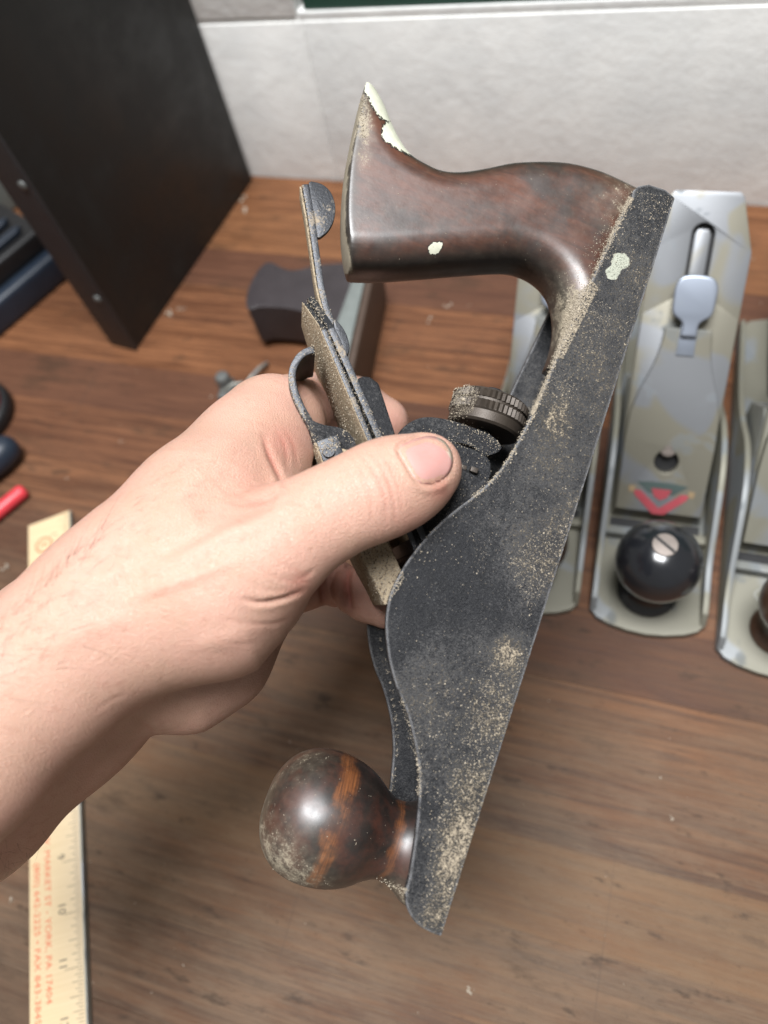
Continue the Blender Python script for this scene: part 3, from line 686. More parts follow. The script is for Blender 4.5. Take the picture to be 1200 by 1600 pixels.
# fold of skin round the nail
NAIL = curve([(622, 700), (640, 688), (668, 680), (692, 686), (706, 704), (709, 724), (702, 742), (686, 754), (664, 758), (648, 748), (633, 724)], 6, True)
dn = poly_sdf(NAIL, UVp[:, 0], UVp[:, 1]); tipd = np.clip((UVp[:, 0] - 690) / 15, 0, 1)
disp += facing * (dep < 262) * (1 - .8 * tipd) * (.5 * np.exp(-((dn - 7) / 6) ** 2) - .85 * np.exp(-(dn / 2.8) ** 2))
disp += facing * (dep < 262) * np.where(dn < -2, -.12, 0)
co2 = co + nr * (disp / 1000)[:, None]
pink = np.zeros(nv)
def spot(u, v, r, a, dmin=0, dmax=400):
    global pink
    pink += a * np.exp(-((UVp[:, 0] - u) ** 2 + (UVp[:, 1] - v) ** 2) / r ** 2) * (dep < dmax) * (dep > dmin)
for s_ in [(440, 690, 42, .6), (395, 760, 40, .35), (590, 755, 40, .3), (690, 765, 26, .7), (470, 915, 26, .6), (640, 815, 40, .35), (540, 915, 70, .7, 270), (480, 640, 50, .5, 285), (610, 660, 40, .5, 300), (460, 725, 45, .55, 270), (330, 870, 70, .15)]: spot(*s_)
base_pt = CP + R @ (cc(-60, 1205, 222) / 1000)
me2.vertices.foreach_set('co', (co2 - base_pt).astype('f4').ravel()); hm.location = base_pt
a = me2.attributes.new('pink', 'FLOAT', 'POINT'); a.data.foreach_set('value', np.clip(pink * .8 + .4 * fold, 0, 1).astype('f4')); me2.update()
hm.name = 'hand'
tag(hm, 'bare left hand and forearm gripping the dirty black plane', 'hand')
nq = np.empty(len(me2.polygons) * 4, 'i4'); me2.polygons.foreach_get('vertices', nq)
HBVH = BVHTree.FromPolygons([tuple(p) for p in co2], nq.reshape(-1, 4).tolist())
def cast(bvh, u, v):
    d = R @ ray(u, v); d /= np.linalg.norm(d); h = bvh.ray_cast(Vector(CP), Vector(d)); return h
# nail plate
ctr = np.array([668, 720.]); NV = []; NF = []; lun = []; tipa = []; rings, seg = 7, len(NAIL)
ax = np.array([.84, -.54])
def nailpt(u, v, edge):
    h = cast(HBVH, u, v)
    lift = (.36 * (1 - edge ** 6) + .05)
    return np.array(h[0]) + np.array(h[1]) * lift / 1000, h
pts0 = []
for i in range(rings + 1):
    fr = i / rings
    for k in range(seg):
        q = ctr + (np.array(NAIL[k]) - ctr) * (fr if i else .03) * .97
        p, h = nailpt(q[0], q[1], fr); NV.append(p)
        al = (q - ctr) @ ax
        lun.append(np.clip((-al - 22) / 14, 0, 1)); tipa.append(np.clip((al - 27) / 8, 0, 1) if fr > .6 else 0)
for i in range(rings):
    for k in range(seg):
        a_, b_ = i * seg + k, i * seg + (k + 1) % seg; NF.append((a_, b_, b_ + seg, a_ + seg))
NV = np.array(NV)
for it in range(6):
    G = NV.reshape(rings + 1, seg, 3); S = G.copy(); S[1:-1] = (G[:-2] + G[2:] + np.roll(G, 1, 1)[1:-1] + np.roll(G, -1, 1)[1:-1] + G[1:-1]) / 5; S[0] = S[1].mean(0); NV = S.reshape(-1, 3)
nail = np_mesh('fingernail', NV - base_pt, np.array(NF), M['nail'], hm, 180, dict(lunula=np.array(lun), tip=np.array(tipa)))
bm = bmesh.new(); bm.from_mesh(nail.data); bmesh.ops.remove_doubles(bm, verts=bm.verts, dist=5e-5); bmesh.ops.recalc_face_normals(bm, faces=bm.faces)
fn_ = sum((f.normal for f in bm.faces), Vector())
if fn_ @ Vector(R[:, 2]) > 0: bmesh.ops.reverse_faces(bm, faces=bm.faces)
bm.to_mesh(nail.data); bm.free()
so = nail.modifiers.new('thickness', 'SOLIDIFY'); so.thickness = .0005; so.offset = -1
# sparse arm hair
HVv = []; HFf = []
def hair(u, v, ang, ln, lift=.35, rad=.024):
    h = cast(HBVH, u, v)
    if h[0] is None: return
    n = np.array(h[1]); dpx = np.array([math.cos(ang), math.sin(ang)])
    dv = R @ np.array([dpx[0], dpx[1], 0]); dv -= (dv @ n) * n; dv /= np.linalg.norm(dv) + 1e-9
    c = random.uniform(-.5, .5); sd = np.cross(n, dv); pth = []
    for t in np.linspace(0, 1, 6): pth.append((np.array(h[0]) - base_pt + (dv * ln * t + n * ln * (lift * t - .25 * lift * t * t) + sd * c * ln * t * t * .6) / 1000) * 1000)
    v_, f_ = tube_verts(pth, [rad * (1 - .8 * i / 5) for i in range(6)], 4); o = len(HVv); HVv.extend(v_); HFf.extend([tuple(i + o for i in f) for f in f_])
for i in range(85):
    t = random.random(); u = -10 + 330 * t ** 1.3; off = abs(random.gauss(0, 48)); v = 968 - .92 * u + 6 + off
    hair(u, v, random.gauss(-.35, .5), random.uniform(4, 9) * (1 - .4 * t), random.uniform(.1, .5))
for (u, v) in [(35, 1010), (60, 1035), (30, 975), (70, 1000), (20, 1050), (55, 990), (90, 1040)]: hair(u, v, random.gauss(-.5, .3), random.uniform(6, 9), .3, .026)
for i in range(40): hair(random.uniform(-5, 70), random.uniform(1340, 1390) - .85 * random.uniform(0, 60), random.gauss(.9, .5), random.uniform(3, 6), .5)
for i in range(60): hair(random.uniform(420, 560), random.uniform(770, 850), random.gauss(.3, .35), random.uniform(1.2, 2.4), .15, .010)
for i in range(30): hair(random.uniform(260, 420), random.uniform(700, 800), random.gauss(-.1, .4), random.uniform(1.5, 3.0), .2, .010)
for i in range(46):
    u = random.uniform(-5, 170); v = 965 - .93 * u + random.uniform(3, 26)
    hair(u, v, random.gauss(-.75, .35), random.uniform(5, 9), random.uniform(.4, .8), .032)
for (u, v, a_) in [(40, 1015, -.25), (62, 1030, -.9), (48, 985, -.2), (85, 1045, -.15), (15, 1092, .1), (30, 1035, -.6), (110, 985, -.3), (130, 1010, .2)]: hair(u, v, a_, random.uniform(7, 10), .2, .036)
hairo = mesh_obj('arm_hair', HVv, HFf, M['hair'], hm, 180); hairo['kind'] = 'stuff'
# ================================================================== bench planes standing on the bench
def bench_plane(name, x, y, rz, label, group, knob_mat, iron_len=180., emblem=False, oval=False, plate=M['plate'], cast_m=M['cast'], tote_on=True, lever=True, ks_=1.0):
    g = tag(empty(name, (x, y, 0), math.radians(rz)), label, 'hand plane', group)
    XZ = lambda a, b, w: (w, a, b)                                # (y, z) profile extruded along x
    front = [(-31, 11), (-27, 6), (-20, 3), (-10, .8), (0, 0), (10, .8), (20, 3), (27, 6), (31, 11)]
    sole = front + [(31, 232), (24, 242), (10, 246), (-10, 246), (-24, 242), (-31, 232)]
    bm = bmesh.new(); add_prism(bm, sole, .2, 5.2)
    prof = [(9, 4.4), (14, 12)] + curve([(20, 14), (40, 18), (60, 30), (82, 43), (100, 46), (120, 42), (142, 30), (165, 21), (195, 16), (225, 14.5)], 4) + [(236, 12), (239, 4.4)]
    add_prism(bm, prof, -30.8, -27.6, fn=XZ); add_prism(bm, prof, 27.6, 30.8, fn=XZ)
    add_prism(bm, [(56, 5.2), (56, 12.5), (61, 12.5), (63, 5.2)], -27.6, 27.6, fn=XZ)
    bm_obj('body', bm, cast_m, g, 40, bevel=.7, seg=2)
    box('mouth', -25, 25, 64.5, 70, 5.25, 5.6, M['black'], g, bevel=0)
    prism('frog', [(78, 5.3), (160, 5.3), (160, 26), (134, 56), (126, 56), (80, 9)], -25, 25, M['dull'], g, bevel=1, fn=XZ)
    kp = [(5.3, 16.5), (8, 16.5), (11, 13.5), (16, 11.0), (21, 11.2), (27, 13.5), (32, 17.6), (37, 20.4), (42, 21.7), (47, 21.7), (52, 20.4), (57, 17.4), (61, 13.0), (63.3, 8.5), (64, 5.5)]
    kn = lathe('knob', [tuple(q) for q in curve(kp, 3)], knob_mat, g, 48, smooth=180); kn.location = (-.001, .026, 0); kn.scale = (ks_, ks_, 1)
    sc = prism('screw', [(6.2 * math.cos(i * .2618), 6.2 * math.sin(i * .2618)) for i in range(24)], 62.8, 65.0, M['screw'], kn, bevel=.4)
    sl = box('slot', -6.0, 6.0, -.8, .8, 64.7, 65.1, M['black'], sc, bevel=0); sl.rotation_euler = (0, 0, math.radians(-38))
    c45 = math.sqrt(.5)
    INC = lambda a, t, n: (a, 72 + t * c45 - n * c45, 3 + t * c45 + n * c45)     # on the bed: across, up the slope, out
    arc = lambda cx, cy, r, a0, a1, n: [(cx + r * math.cos(math.radians(a0 + (a1 - a0) * i / n)), cy + r * math.sin(math.radians(a0 + (a1 - a0) * i / n))) for i in range(n + 1)]
    T = iron_len
    slot = arc(0, T - 20, 5.8, 0, 180, 10) + arc(0, T - 50, 5.8, 180, 360, 10)
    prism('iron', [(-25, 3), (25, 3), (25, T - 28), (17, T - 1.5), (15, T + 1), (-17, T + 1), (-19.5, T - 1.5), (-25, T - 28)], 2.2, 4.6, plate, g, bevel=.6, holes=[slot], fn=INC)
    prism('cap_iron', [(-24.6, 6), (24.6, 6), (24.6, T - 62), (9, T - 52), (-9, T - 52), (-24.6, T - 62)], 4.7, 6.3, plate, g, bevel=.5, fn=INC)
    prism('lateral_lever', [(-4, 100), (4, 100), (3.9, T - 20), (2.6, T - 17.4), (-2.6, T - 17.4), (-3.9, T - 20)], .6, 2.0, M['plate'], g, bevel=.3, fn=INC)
    prism('slot_shade', [(-9, 96), (9, 96), (9, T - 10), (-9, T - 10)], -.4, .3, M['black'], g, bevel=0, fn=INC)  # black backing sheet stands in for the shade behind the slot
    if lever:
        hole = arc(0, 39, 6.6, 0, 360, 20)[:-1]
        lo_ = [(-23.5, 9), (23.5, 9), (24, 50), (23.2, 66)] + [tuple(q) for q in curve([(23.2, 66), (20, 78), (15, 92), (12.5, 104), (12, 112)], 4)][1:]
        lo_ = lo_ + [(-a, b) for a, b in lo_[::-1]]
        # hollow, dished upper part and flat lower part
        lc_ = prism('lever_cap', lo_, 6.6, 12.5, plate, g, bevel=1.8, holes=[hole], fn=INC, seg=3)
        prism('hole_shade', arc(0, 39, 7.4, 0, 360, 20)[:-1], 6.35, 6.75, M['black'], lc_, bevel=0, fn=INC)  # black disc paints the shade inside the lever cap hole
        V, Fc = lathe_verts([(6.4, 6.0), (9.0, 6.0), (10.2, 5.2), (10.6, 3)], 20); mesh_obj('cap_screw', [INC(v[0] * .8, v[1] * .8 + 46.2, v[2] + 1.9) for v in V], Fc, M['screw'], g, 40)
        ltab = [tuple(q) for q in curve([(4.2, 108), (4.4, 115), (9.6, 119.5), (10.6, 127), (10.4, 134), (7.2, 138.5), (0, 139.5)], 4)]
        ltab = ltab + [(-a, b) for a, b in ltab[::-1][1:]]
        bm = bmesh.new(); add_prism(bm, ltab, 13.2, 16.2, fn=INC)
        for v in bm.verts:
            pass
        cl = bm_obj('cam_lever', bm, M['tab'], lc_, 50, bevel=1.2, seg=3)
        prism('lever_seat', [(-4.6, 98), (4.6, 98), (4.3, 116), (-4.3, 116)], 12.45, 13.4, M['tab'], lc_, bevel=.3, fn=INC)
        if emblem:
            E0 = 12.6; E1 = 12.95
            prism('emblem_red', [(-15, 21), (-11, 21), (0, 11.5), (11, 21), (15, 21), (14, 18), (3, 8), (-3, 8), (-14, 18)], E0, E1, M['emred'], lc_, bevel=0, fn=INC)
            prism('emblem_arc', [tuple(q) for q in curve([(-14, 26), (-7, 26.8), (0, 27), (7, 26.8), (14, 26)], 3)] + [(7, 20.5), (0, 19), (-7, 20.5)], E0, E1, M['emgreen'], lc_, bevel=0, fn=INC)
            prism('emblem_heart', [(-5.5, 23), (5.5, 23), (3.5, 18.5), (0, 16.5), (-3.5, 18.5)], E0 + .2, E1 + .2, M['emred'], lc_, bevel=0, fn=INC)
            for s_ in (-1, 1): prism('emblem_tip', [(s_ * a, b) for a, b in [(14.5, 23.5), (18, 23), (17.5, 19.5), (14.5, 20)]], E0, E1, M['emgold'], lc_, bevel=0, fn=INC)
    if oval:
        ring = [(14 * math.cos(i * .2618), 45 + 6.5 * math.sin(i * .2618)) for i in range(24)]; hol = [(12.6 * math.cos(i * .2618), 45 + 5.3 * math.sin(i * .2618)) for i in range(24)]
        prism('cast_oval', ring, 5.2, 5.8, M['dull'], g, bevel=.1, holes=[hol])
        lt = letters('B', 8.5, M['blackink'], g, .35); lt.location = (-.009, .042, .0054)
    if tote_on:
        V = np.stack([(32 - TV[:, 2]), 252 - TV[:, 0] - 12, TV[:, 1] * .70 + 1.5], 1)
        np_mesh('tote', V / 1000, TQ, M['darktote'], g, 180, dict(paint=np.zeros(len(V)), dust=np.zeros(len(V)), edge=te))
    return g
def letters(txt, size, mat, parent, depth=.0, name='lettering', spacing=1.0):
    cu = bpy.data.curves.new(name, 'FONT'); cu.body = txt; cu.size = size / 1000; cu.extrude = depth / 1000 if depth else 0.00002; cu.space_character = spacing; cu.resolution_u = 2
    to = bpy.data.objects.new('tmp', cu); COL.objects.link(to)
    me = bpy.data.meshes.new_from_object(to.evaluated_get(bpy.context.evaluated_depsgraph_get())); bpy.data.objects.remove(to); bpy.data.curves.remove(cu)
    me.materials.clear(); me.name = name
    return fin(name, me, mat, parent, None)
GRP = 'bench planes standing in a row on the bench'
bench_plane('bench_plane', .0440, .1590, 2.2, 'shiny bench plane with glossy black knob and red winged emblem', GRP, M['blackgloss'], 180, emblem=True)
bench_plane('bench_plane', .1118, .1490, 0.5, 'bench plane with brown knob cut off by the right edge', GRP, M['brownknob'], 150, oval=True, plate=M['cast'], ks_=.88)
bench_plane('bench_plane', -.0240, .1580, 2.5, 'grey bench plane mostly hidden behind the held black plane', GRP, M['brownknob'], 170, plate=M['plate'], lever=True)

# ================================================================== plane lying on its side
def lying_plane():
    p0 = TB(578, 610); p1 = TB(606, 470)                          # foot of the dark side that faces right
    d = p1 - p0; d[2] = 0; Lh = np.linalg.norm(d); d /= Lh; n = np.array([d[1], -d[0], 0])
    p0 = p0 - d * .03
    g = tag(empty('wooden_plane'), 'dark brown plane lying on its side with its handle pointing left', 'hand plane')
    m = np.eye(4); m[:3, 0] = d; m[:3, 1] = -n; m[:3, 2] = (0, 0, 1); m[:3, 3] = p0; g.matrix_world = Matrix(m.tolist())
    Ln = (Lh + .032) * 1000
    side_o = [(0, 0)] + [(Ln - 8, 0), (Ln - 1, 8), (Ln, 18), (Ln - 2, 40), (Ln - 9, 47)] + [(0, 47)]
    prism('sole', side_o, 0, 5, M['brownside'], g, bevel=1.2, fn=lambda a, b, w: (a, w, b), seg=3)
    ch = [(4, 5.2), (Ln - 4, 5.2)] + [tuple(q) for q in curve([(Ln - 6, 11), (Ln - 30, 14), (Ln - 60, 17), (Ln - 90, 20), (20, 24)], 3)] + [(4, 22)]
    prism('cheek', ch, 43.5, 48, M['greystrip'], g, bevel=.8); prism('cheek', ch, .2, 4, M['greystrip'], g, bevel=.8)
    box('bed', 4, Ln - 30, 5.2, 18, 5, 43, M['darktote'], g, bevel=1.5)
    hp = curve([(Ln - 12, 8), (Ln - 8, 40), (Ln - 14, 62), (Ln - 6, 80), (Ln - 14, 87), (Ln - 34, 90), (Ln - 50, 86), (Ln - 48, 76), (Ln - 50, 52), (Ln - 60, 24), (Ln - 66, 8)], 5, True)
    h = prism('tote', hp, 8, 42, M['darktote'], g, bevel=14, seg=7, smooth=80)
    return g
lying_plane()

# ================================================================== black steel panel, left
a = TB(215, 546); b = TB(396, 281); a[2] = b[2] = 0
d = b - a; Lp = np.linalg.norm(d); d /= Lp; n = np.array([-d[1], d[0], 0])
pg = tag(empty('black_panel'), 'tall black steel panel standing on the bench against the wall', 'panel')
m = np.eye(4); m[:3, 0] = d; m[:3, 1] = n; m[:3, 2] = (0, 0, 1); m[:3, 3] = a; pg.matrix_world = Matrix(m.tolist())
box('sheet', 1.0, Lp * 1000 - 1, 0, 3, 1, 520, M['panel'], pg, bevel=.8)
prism('edge_flange', [(-2, -.6), (.9, -.6), (.9, 3.2), (.9, 24), (-2, 24)], 0, 520, M['panel_edge'], pg, bevel=.8)
for z in (55, 150, 245):
    V, Fc = lathe_verts([(0, 3.2), (.9, 3.0), (1.5, 2.0), (1.7, .6)], 16); mesh_obj('screw', [(-2 - v[2], 4.5 + v[0], z + v[1]) for v in V], Fc, M['hardware'], pg, 40)

# ================================================================== things along the left edge
def frame_from(p, q):
    d = q - p; d[2] = 0; L = np.linalg.norm(d); d /= L; m = np.eye(4); m[:3, 0] = d; m[:3, 1] = (-d[1], d[0], 0); m[:3, 3] = p; m[2, 3] = 0
    return Matrix(m.tolist()), L * 1000
mt, L = frame_from(TB(-40, 560), TB(118, 425))
tc = tag(empty('tool_case'), 'dark blue ridged tool case behind the black panel', 'tool case'); tc.matrix_world = mt
prism('shell', [(0, -2), (L, -2), (L + 6, 6), (L + 6, 70), (L, 80), (0, 80)], 0, 26, M['navy'], tc, bevel=5, seg=4)
prism('lid', [(4, 8), (L - 4, 8), (L, 14), (L, 66), (L - 6, 72), (4, 72)], 26.2, 44, M['black'], tc, bevel=5, seg=4)
for k in range(3): prism('rib', curve([(8, 16 + 18 * k), (L - 16, 16 + 18 * k), (L - 10, 20 + 18 * k), (L - 16, 24 + 18 * k), (8, 24 + 18 * k)], 1), 44.1, 49, M['navy'], tc, bevel=2, seg=3)
mt, L = frame_from(TB(-60, 395), TB(34, 320))
gbx = tag(empty('grey_box'), 'grey green box at the back against the left picture edge', 'box'); gbx.matrix_world = mt
prism('box_body', [(0, 0), (L, 0), (L, 60), (0, 60)], 0, 55, M['grey'], gbx, bevel=3, seg=3); prism('lid', [(-1, -1), (L + 1, -1), (L + 1, 61), (-1, 61)], 55.2, 64, M['grey'], gbx, bevel=2.5, seg=3)
mt, L = frame_from(TB(-70, 800), TB(39, 702))
rt = tag(empty('blue_tool'), 'dark blue rounded tool grip above the red marker at the left edge', 'tool'); rt.matrix_world = mt
rd = tag(empty('round_tool'), 'dark red domed tool with black rim cut off by the left edge', 'tool'); rd.matrix_world = mt
V, Fc = lathe_verts([tuple(q) for q in curve([(0, 9), (30, 10), (45, 11.5), (56, 11.5), (63, 9.5), (67, 5), (68, .5)], 4)], 28); mesh_obj('grip', [(v[2] + L - 68, v[0], v[1] + 11.6) for v in V], Fc, M['navy'], rt, 60)
ctr_ = np.array((mt.inverted() @ Vector(TB(-37, 655)))) * 1000
V, Fc = lathe_verts([tuple(q) for q in curve([(.3, 29), (3, 31), (9, 31), (12, 29), (13, 26)], 3)], 48); mesh_obj('bumper', [(v[0] + ctr_[0], v[1] + ctr_[1], v[2]) for v in V], Fc, M['black'], rd, 60)
V, Fc = lathe_verts([tuple(q) for q in curve([(12.5, 27), (20, 26.5), (27, 23), (31, 15), (32.5, 3)], 4)], 48); mesh_obj('housing', [(v[0] + ctr_[0], v[1] + ctr_[1], v[2]) for v in V], Fc, M['darkred'], rd, 60)
mt, L = frame_from(TB(-60, 858), TB(46, 770))
V, Fc = lathe_verts([(0, 5.2), (L - 3, 5.2), (L - 1.2, 4.6), (L - .2, 3.0), (L, 1)], 24)
rp = mesh_obj('marker', [(v[2], v[0], v[1] + 5.3) for v in V], Fc, M['red'], None, 60); rp.matrix_world = mt; tag(rp, 'bright red marker lying on the bench at the left edge', 'marker')
cap_ = mesh_obj('clip', [(p[0], p[1], p[2]) for p in [(L - 40, -.8, 10.4), (L - 6, -.8, 10.4), (L - 6, .8, 10.4), (L - 40, .8, 10.4), (L - 40, -.8, 11.2), (L - 6, -.8, 11.2), (L - 6, .8, 11.2), (L - 40, .8, 11.2)]], [(0, 1, 2, 3), (4, 5, 6, 7), (0, 1, 5, 4), (1, 2, 6, 5), (2, 3, 7, 6), (3, 0, 4, 7)], M['red'], rp, None)

# grey hardware behind the knuckles
hw = tag(empty('wing_nut', tuple(TB(365, 622))), 'small dull grey clip with wire arms beside the knuckles', 'clip')
box('clip_body', -8, 9, -7, 7, .2, 9, M['hardware'], hw, bevel=2, seg=3)
V, Fc = lathe_verts([(0, 5), (7, 5.4), (9, 4.2), (9.4, 1)], 20); mesh_obj('bolt', [(v[0] - 6, v[1] + 6, v[2] + 8) for v in V], Fc, M['hardware'], hw, 50)
V, Fc = tube_verts([(6, 6, 4), (11, 14, 8), (14, 24, 7), (16, 32, 3)], 1.4, 8); mesh_obj('wire', V, Fc, M['dull'], hw, 180)
V, Fc = tube_verts([(-4, -2, 9.5), (2, 4, 11.5), (8, 7, 10), (13, 8, 3)], 1.3, 8); mesh_obj('wire', V, Fc, M['dull'], hw, 180)
box('jaw', -11, -2, 2, 13, .2, 7, M['hardware'], hw, bevel=1.5, seg=2)

# ================================================================== wooden ruler
p12 = TB(140, 1592); p9 = TB(131.5, 1337)
re1 = TB(142, 1600); re0 = TB(113, 802)
mt, L = frame_from(re0, re1)                                       # x runs along the marked edge towards the viewer
rl = tag(empty('ruler'), 'pale wooden ruler with red printing lying under the forearm', 'ruler'); rl.matrix_world = mt
RW = 29.0
RL = 318.0
ro = [(0, 0), (RL, 0), (RL, -RW), (-7 + 10, -RW)]
prism('stick', ro, .1, 4.2, M['ruler'], rl, bevel=.35)
box('metal_edge', .5, RL, .02, 1.0, .4, 4.9, M['dull'], rl, bevel=.1)
def rx(v):                                                        # distance along the ruler of a pixel row on the marked edge
    u = 113 + (v - 802) * (142 - 113) / 798.; P = TB(u, v); return float((mt.inverted() @ Vector(P)).x * 1000)
x9, x11 = rx(1340), rx(1507); inch = 25.4
x12 = x11 + inch
bm = bmesh.new()
for k in range(-2, 200):
    x = x12 + 4 * inch - k * inch / 16 - 4 * inch
    if x < 2 or x > RL - 1: continue
    ln = 9.5 if k % 16 == 0 else 7 if k % 8 == 0 else 5.5 if k % 4 == 0 else 4 if k % 2 == 0 else 2.8
    add_box(bm, x - .14, x + .14, -1.0 - ln, -1.0, 4.22, 4.26)
bm_obj('graduations', bm, M['blackink'], rl, None); bpy.data.objects['graduations']['kind'] = 'stuff'
def rtext(txt, x, y, size, mat, sx=1.0):
    o = letters(txt, size, mat, rl); o.location = (x / 1000, y / 1000, .00424); o.scale = (sx, 1, 1); return o
for k in range(1, 13):
    xk = x12 - (12 - k) * inch
    if xk > 12: rtext(str(k), xk - (6.2 if k > 9 else 4.6), -13.2, 6.0, M['blackink'])
def fit(txt, x0, x1, y, size):
    o = rtext(txt, x0, y, size, M['redink']); w = max(v.co.x for v in o.data.vertices) * 1000; o.scale = ((x1 - x0) / w, 1, 1)
fit('W. MARKET ST - YORK, PA 17404', rx(1290), rx(1552), -20.3, 4.6)
fit('(800) 642-2225 \u2022 FAX 843-3845', rx(1330), rx(1580), -26.2, 4.6)
ring = [(12 + 9.6 + 6 * math.cos(i * .2618), -18 + 6 * math.sin(i * .2618)) for i in range(24)]; hol = [(12 + 9.6 + 4.8 * math.cos(i * .2618), -18 + 4.8 * math.sin(i * .2618)) for i in range(24)]
prism('printed_ring', ring, 4.22, 4.25, M['redink'], rl, bevel=0, holes=[hol])
rtext('E', 19.6, -20.5, 7, M['redink'])
fit('YORK TOOL', 31, 62, -21, 6.5) if False else None
prism('printed_bar', [(31, -21), (33, -16.5), (70, -16.5), (70, -21)], 4.22, 4.24, M['redink'], rl, bevel=0)

# crumbs on the bench
DV = []; DF = []
OCT = np.array([(1, 0, 0), (-1, 0, 0), (0, 1, 0), (0, -1, 0), (0, 0, 1), (0, 0, -1)], float); OF = [(0, 2, 4), (2, 1, 4), (1, 3, 4), (3, 0, 4), (2, 0, 5), (1, 2, 5), (3, 1, 5), (0, 3, 5)]
def grain(V, Fc, p, s, st=1.0):
    A = RNG.normal(size=(3, 3)); q, _ = np.linalg.qr(A); o = len(V)
    V.extend((p + (OCT * (np.array([st, 1, .7]) * s * RNG.uniform(.6, 1.3, 3))) @ q)); Fc.extend([tuple(i + o for i in f) for f in OF])
for i in range(230):
    x, y = random.uniform(-420, 160), random.uniform(-110, 480); s = abs(random.gauss(0, .28)) + .12
    grain(DV, DF, np.array([x, y, s * .4]), s, 1.4)
for (u, v, s) in [(100, 910, 1.2), (12, 885, 2.2), (378, 315, 2.5), (385, 330, 2.0), (265, 492, 2.2), (283, 485, 1.8), (190, 690, 1.0), (330, 620, 1.0), (186, 1190, 1.0), (20, 1408, .9), (735, 1545, 1.2), (1050, 1280, .7), (700, 478, 1.3), (670, 500, 1.2)]:
    P = TB(u, v) * 1000
    for k in range(5): grain(DV, DF, P + np.array([random.gauss(0, s), random.gauss(0, s), s * .5]), s * random.uniform(.2, .7), 1.9)
db = mesh_obj('wood_crumbs', DV, DF, M['debris'], None, None); tag(db, 'pale wood crumbs and specks scattered over the bench top', 'crumbs', kind='stuff')
# ================================================================== sawdust clinging to the held plane
SV, SF = [], []
PM = Matrix(PLANE_M.tolist()); bpy.context.view_layer.update()
allv, allf = [], []
for o in [q for q in bpy.data.objects if q.type == 'MESH' and (q.parent is plane or (q.parent is not None and q.parent.parent is plane))]:
    k = len(allv); mwx = o.matrix_world
    allv.extend([mwx @ v.co for v in o.data.vertices]); allf.extend([tuple(i + k for i in p.vertices) for p in o.data.polygons])
PBVH = BVHTree.FromPolygons(allv, allf)
PMI = np.linalg.inv(PLANE_M)
def stick(u, v, s, st=1.3, lift=.25):
    h = cast(PBVH, u, v)
    if h[0] is None or h[3] > .34: return
    p = (PMI @ np.array([*h[0], 1]))[:3] * 1000; nrm = PMI[:3, :3] @ np.array(h[1])
    if h[1].dot(Vector(R[:, 2])) > 0: nrm = -nrm
    grain(SV, SF, p + nrm * s * lift, s, st)
def region(poly, n, smin_, smax_, st=1.3, lift=.25, dens=None):
    P = np.array(poly, float); lo, hi = P.min(0), P.max(0); c = 0; tries = 0
    while c < n and tries < n * 12:
        tries += 1; u, v = RNG.uniform(lo, hi)
        if poly_sdf(poly, np.array([u]), np.array([v]))[0] > 0: continue
        if dens and RNG.random() > dens(u, v): continue
        stick(u, v, RNG.uniform(smin_, smax_) * (1 if RNG.random() < .9 else 1.7), st, lift); c += 1
def along(pts, n, spread, s0, s1, lift=.3):
    C = np.array(curve(pts, 8))
    for i in range(n):
        q = C[RNG.integers(len(C))] + RNG.normal(0, spread, 2); stick(q[0], q[1], RNG.uniform(s0, s1), 1.3, lift)
side_px = [(1055, 305), (1000, 300), (965, 350), (905, 480), (850, 605), (812, 685), (740, 775), (640, 872), (608, 935), (605, 1000), (650, 1160), (655, 1240), (635, 1395), (690, 1460)]
cl_ = RNG.uniform(0, 1, (90, 2)) * [460, 1160] + [600, 300]; cr_ = RNG.uniform(10, 45, 90)
def dcl(u, v): return .10 + min(.8, float(np.exp(-(((cl_ - (u, v)) ** 2).sum(1)) / cr_ ** 2).sum()) * .6)
region(side_px, 1300, .05, .15, 1.8, .1, dcl)
region([(1055, 305), (1000, 300), (905, 480), (840, 625), (925, 700)], 1200, .05, .15, 1.8, .1, dcl)
region([(800, 1010), (775, 1010), (690, 1250), (650, 1440), (692, 1455), (760, 1240), (825, 1010)], 1500, .06, .2, 1.6, .12)
region([(905, 800), (840, 830), (790, 880), (830, 960), (870, 880)], 800, .06, .18, 1.6, .1)
# thick bank of dust along the rear rim and at the foot of the tote
along([(985, 310), (965, 350), (940, 403), (905, 478), (875, 542), (850, 603), (832, 645)], 3200, 2.4, .09, .26, .3)
along([(832, 650), (812, 685), (795, 716), (770, 749), (742, 774)], 260, 2.2, .15, .35)
along([(740, 776), (700, 807), (670, 835), (644, 868)], 50, 2.0, .08, .2)
region([(925, 440), (885, 470), (876, 520), (868, 560), (880, 560), (935, 450)], 2200, .09, .26, 1.3, .4)
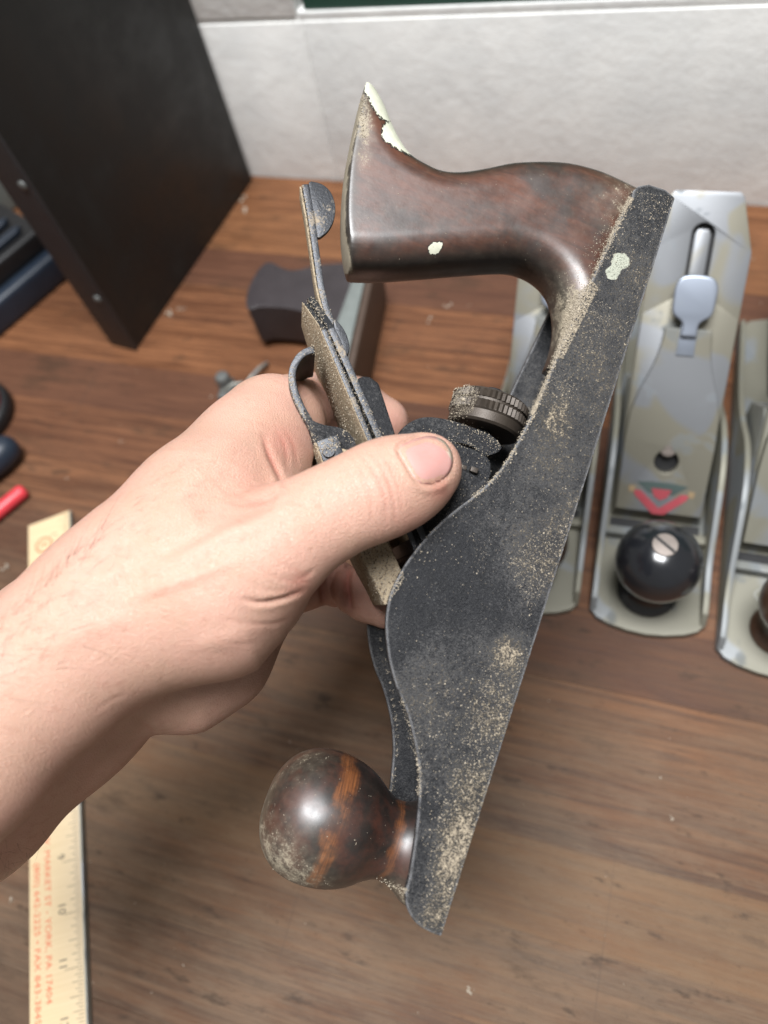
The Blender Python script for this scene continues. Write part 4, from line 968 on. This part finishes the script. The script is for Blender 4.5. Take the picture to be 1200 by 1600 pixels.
# irons, lever cap, lever
region([(467, 455), (490, 470), (600, 690), (590, 700), (540, 690), (482, 540)], 1400, .08, .24, 1.3, .3)
along([(478, 447), (510, 510), (550, 590), (602, 690)], 260, 2.0, .12, .26)
region([(560, 860), (600, 850), (636, 905), (604, 946), (584, 940)], 900, .08, .24, 1.3, .3)
along([(452, 585), (458, 620), (480, 665), (500, 712)], 260, 3.5, .12, .28)
along([(472, 288), (480, 340), (490, 410), (508, 490)], 220, 2.5, .12, .26)
region([(498, 690), (527, 678), (534, 700), (505, 712)], 90, .14, .3)
# fluff on the depth nut and the yoke
region([(700, 602), (735, 597), (750, 612), (738, 645), (702, 655)], 1000, .05, .14, 1.8, .4)
region([(700, 605), (735, 600), (740, 612), (712, 640)], 160, .08, .2, 4.0, 1.8)
along([(705, 655), (740, 670), (780, 695)], 160, 5, .12, .3); along([(700, 690), (735, 695), (765, 715)], 60, 3, .12, .26)
region([(640, 660), (780, 680), (770, 760), (700, 800), (660, 800)], 220, .1, .24)
region([(640, 1060), (770, 1060), (740, 1250), (660, 1350)], 420, .06, .20, 1.9, .15)
# knob and toe
region([(400, 1290), (430, 1240), (470, 1330), (520, 1385), (480, 1390), (420, 1360)], 160, .05, .12, 1.8, .1)
region([(420, 1200), (500, 1170), (600, 1240), (640, 1260), (620, 1380), (560, 1370)], 60, .05, .12, 2.4, .1)
along([(655, 1240), (654, 1200), (640, 1140), (628, 1095)], 200, 2.0, .12, .3)
along([(585, 960), (612, 1080), (620, 1160), (612, 1235)], 160, 1.8, .12, .26)
along([(590, 1375), (620, 1385), (634, 1392)], 90, 3, .12, .28)
# tote: crumbs in the finish
region([(550, 230), (640, 250), (720, 270), (850, 255), (980, 290), (900, 440), (870, 460), (800, 405), (560, 415)], 70, .06, .16, 1.6, .2)
along([(985, 300), (960, 345), (930, 400), (890, 450)], 260, 10, .1, .26)
along([(566, 150), (566, 180), (569, 210)], 90, 3.5, .15, .35)
sd = mesh_obj('sawdust', SV, SF, M['grain'], plane, None); sd['kind'] = 'stuff'
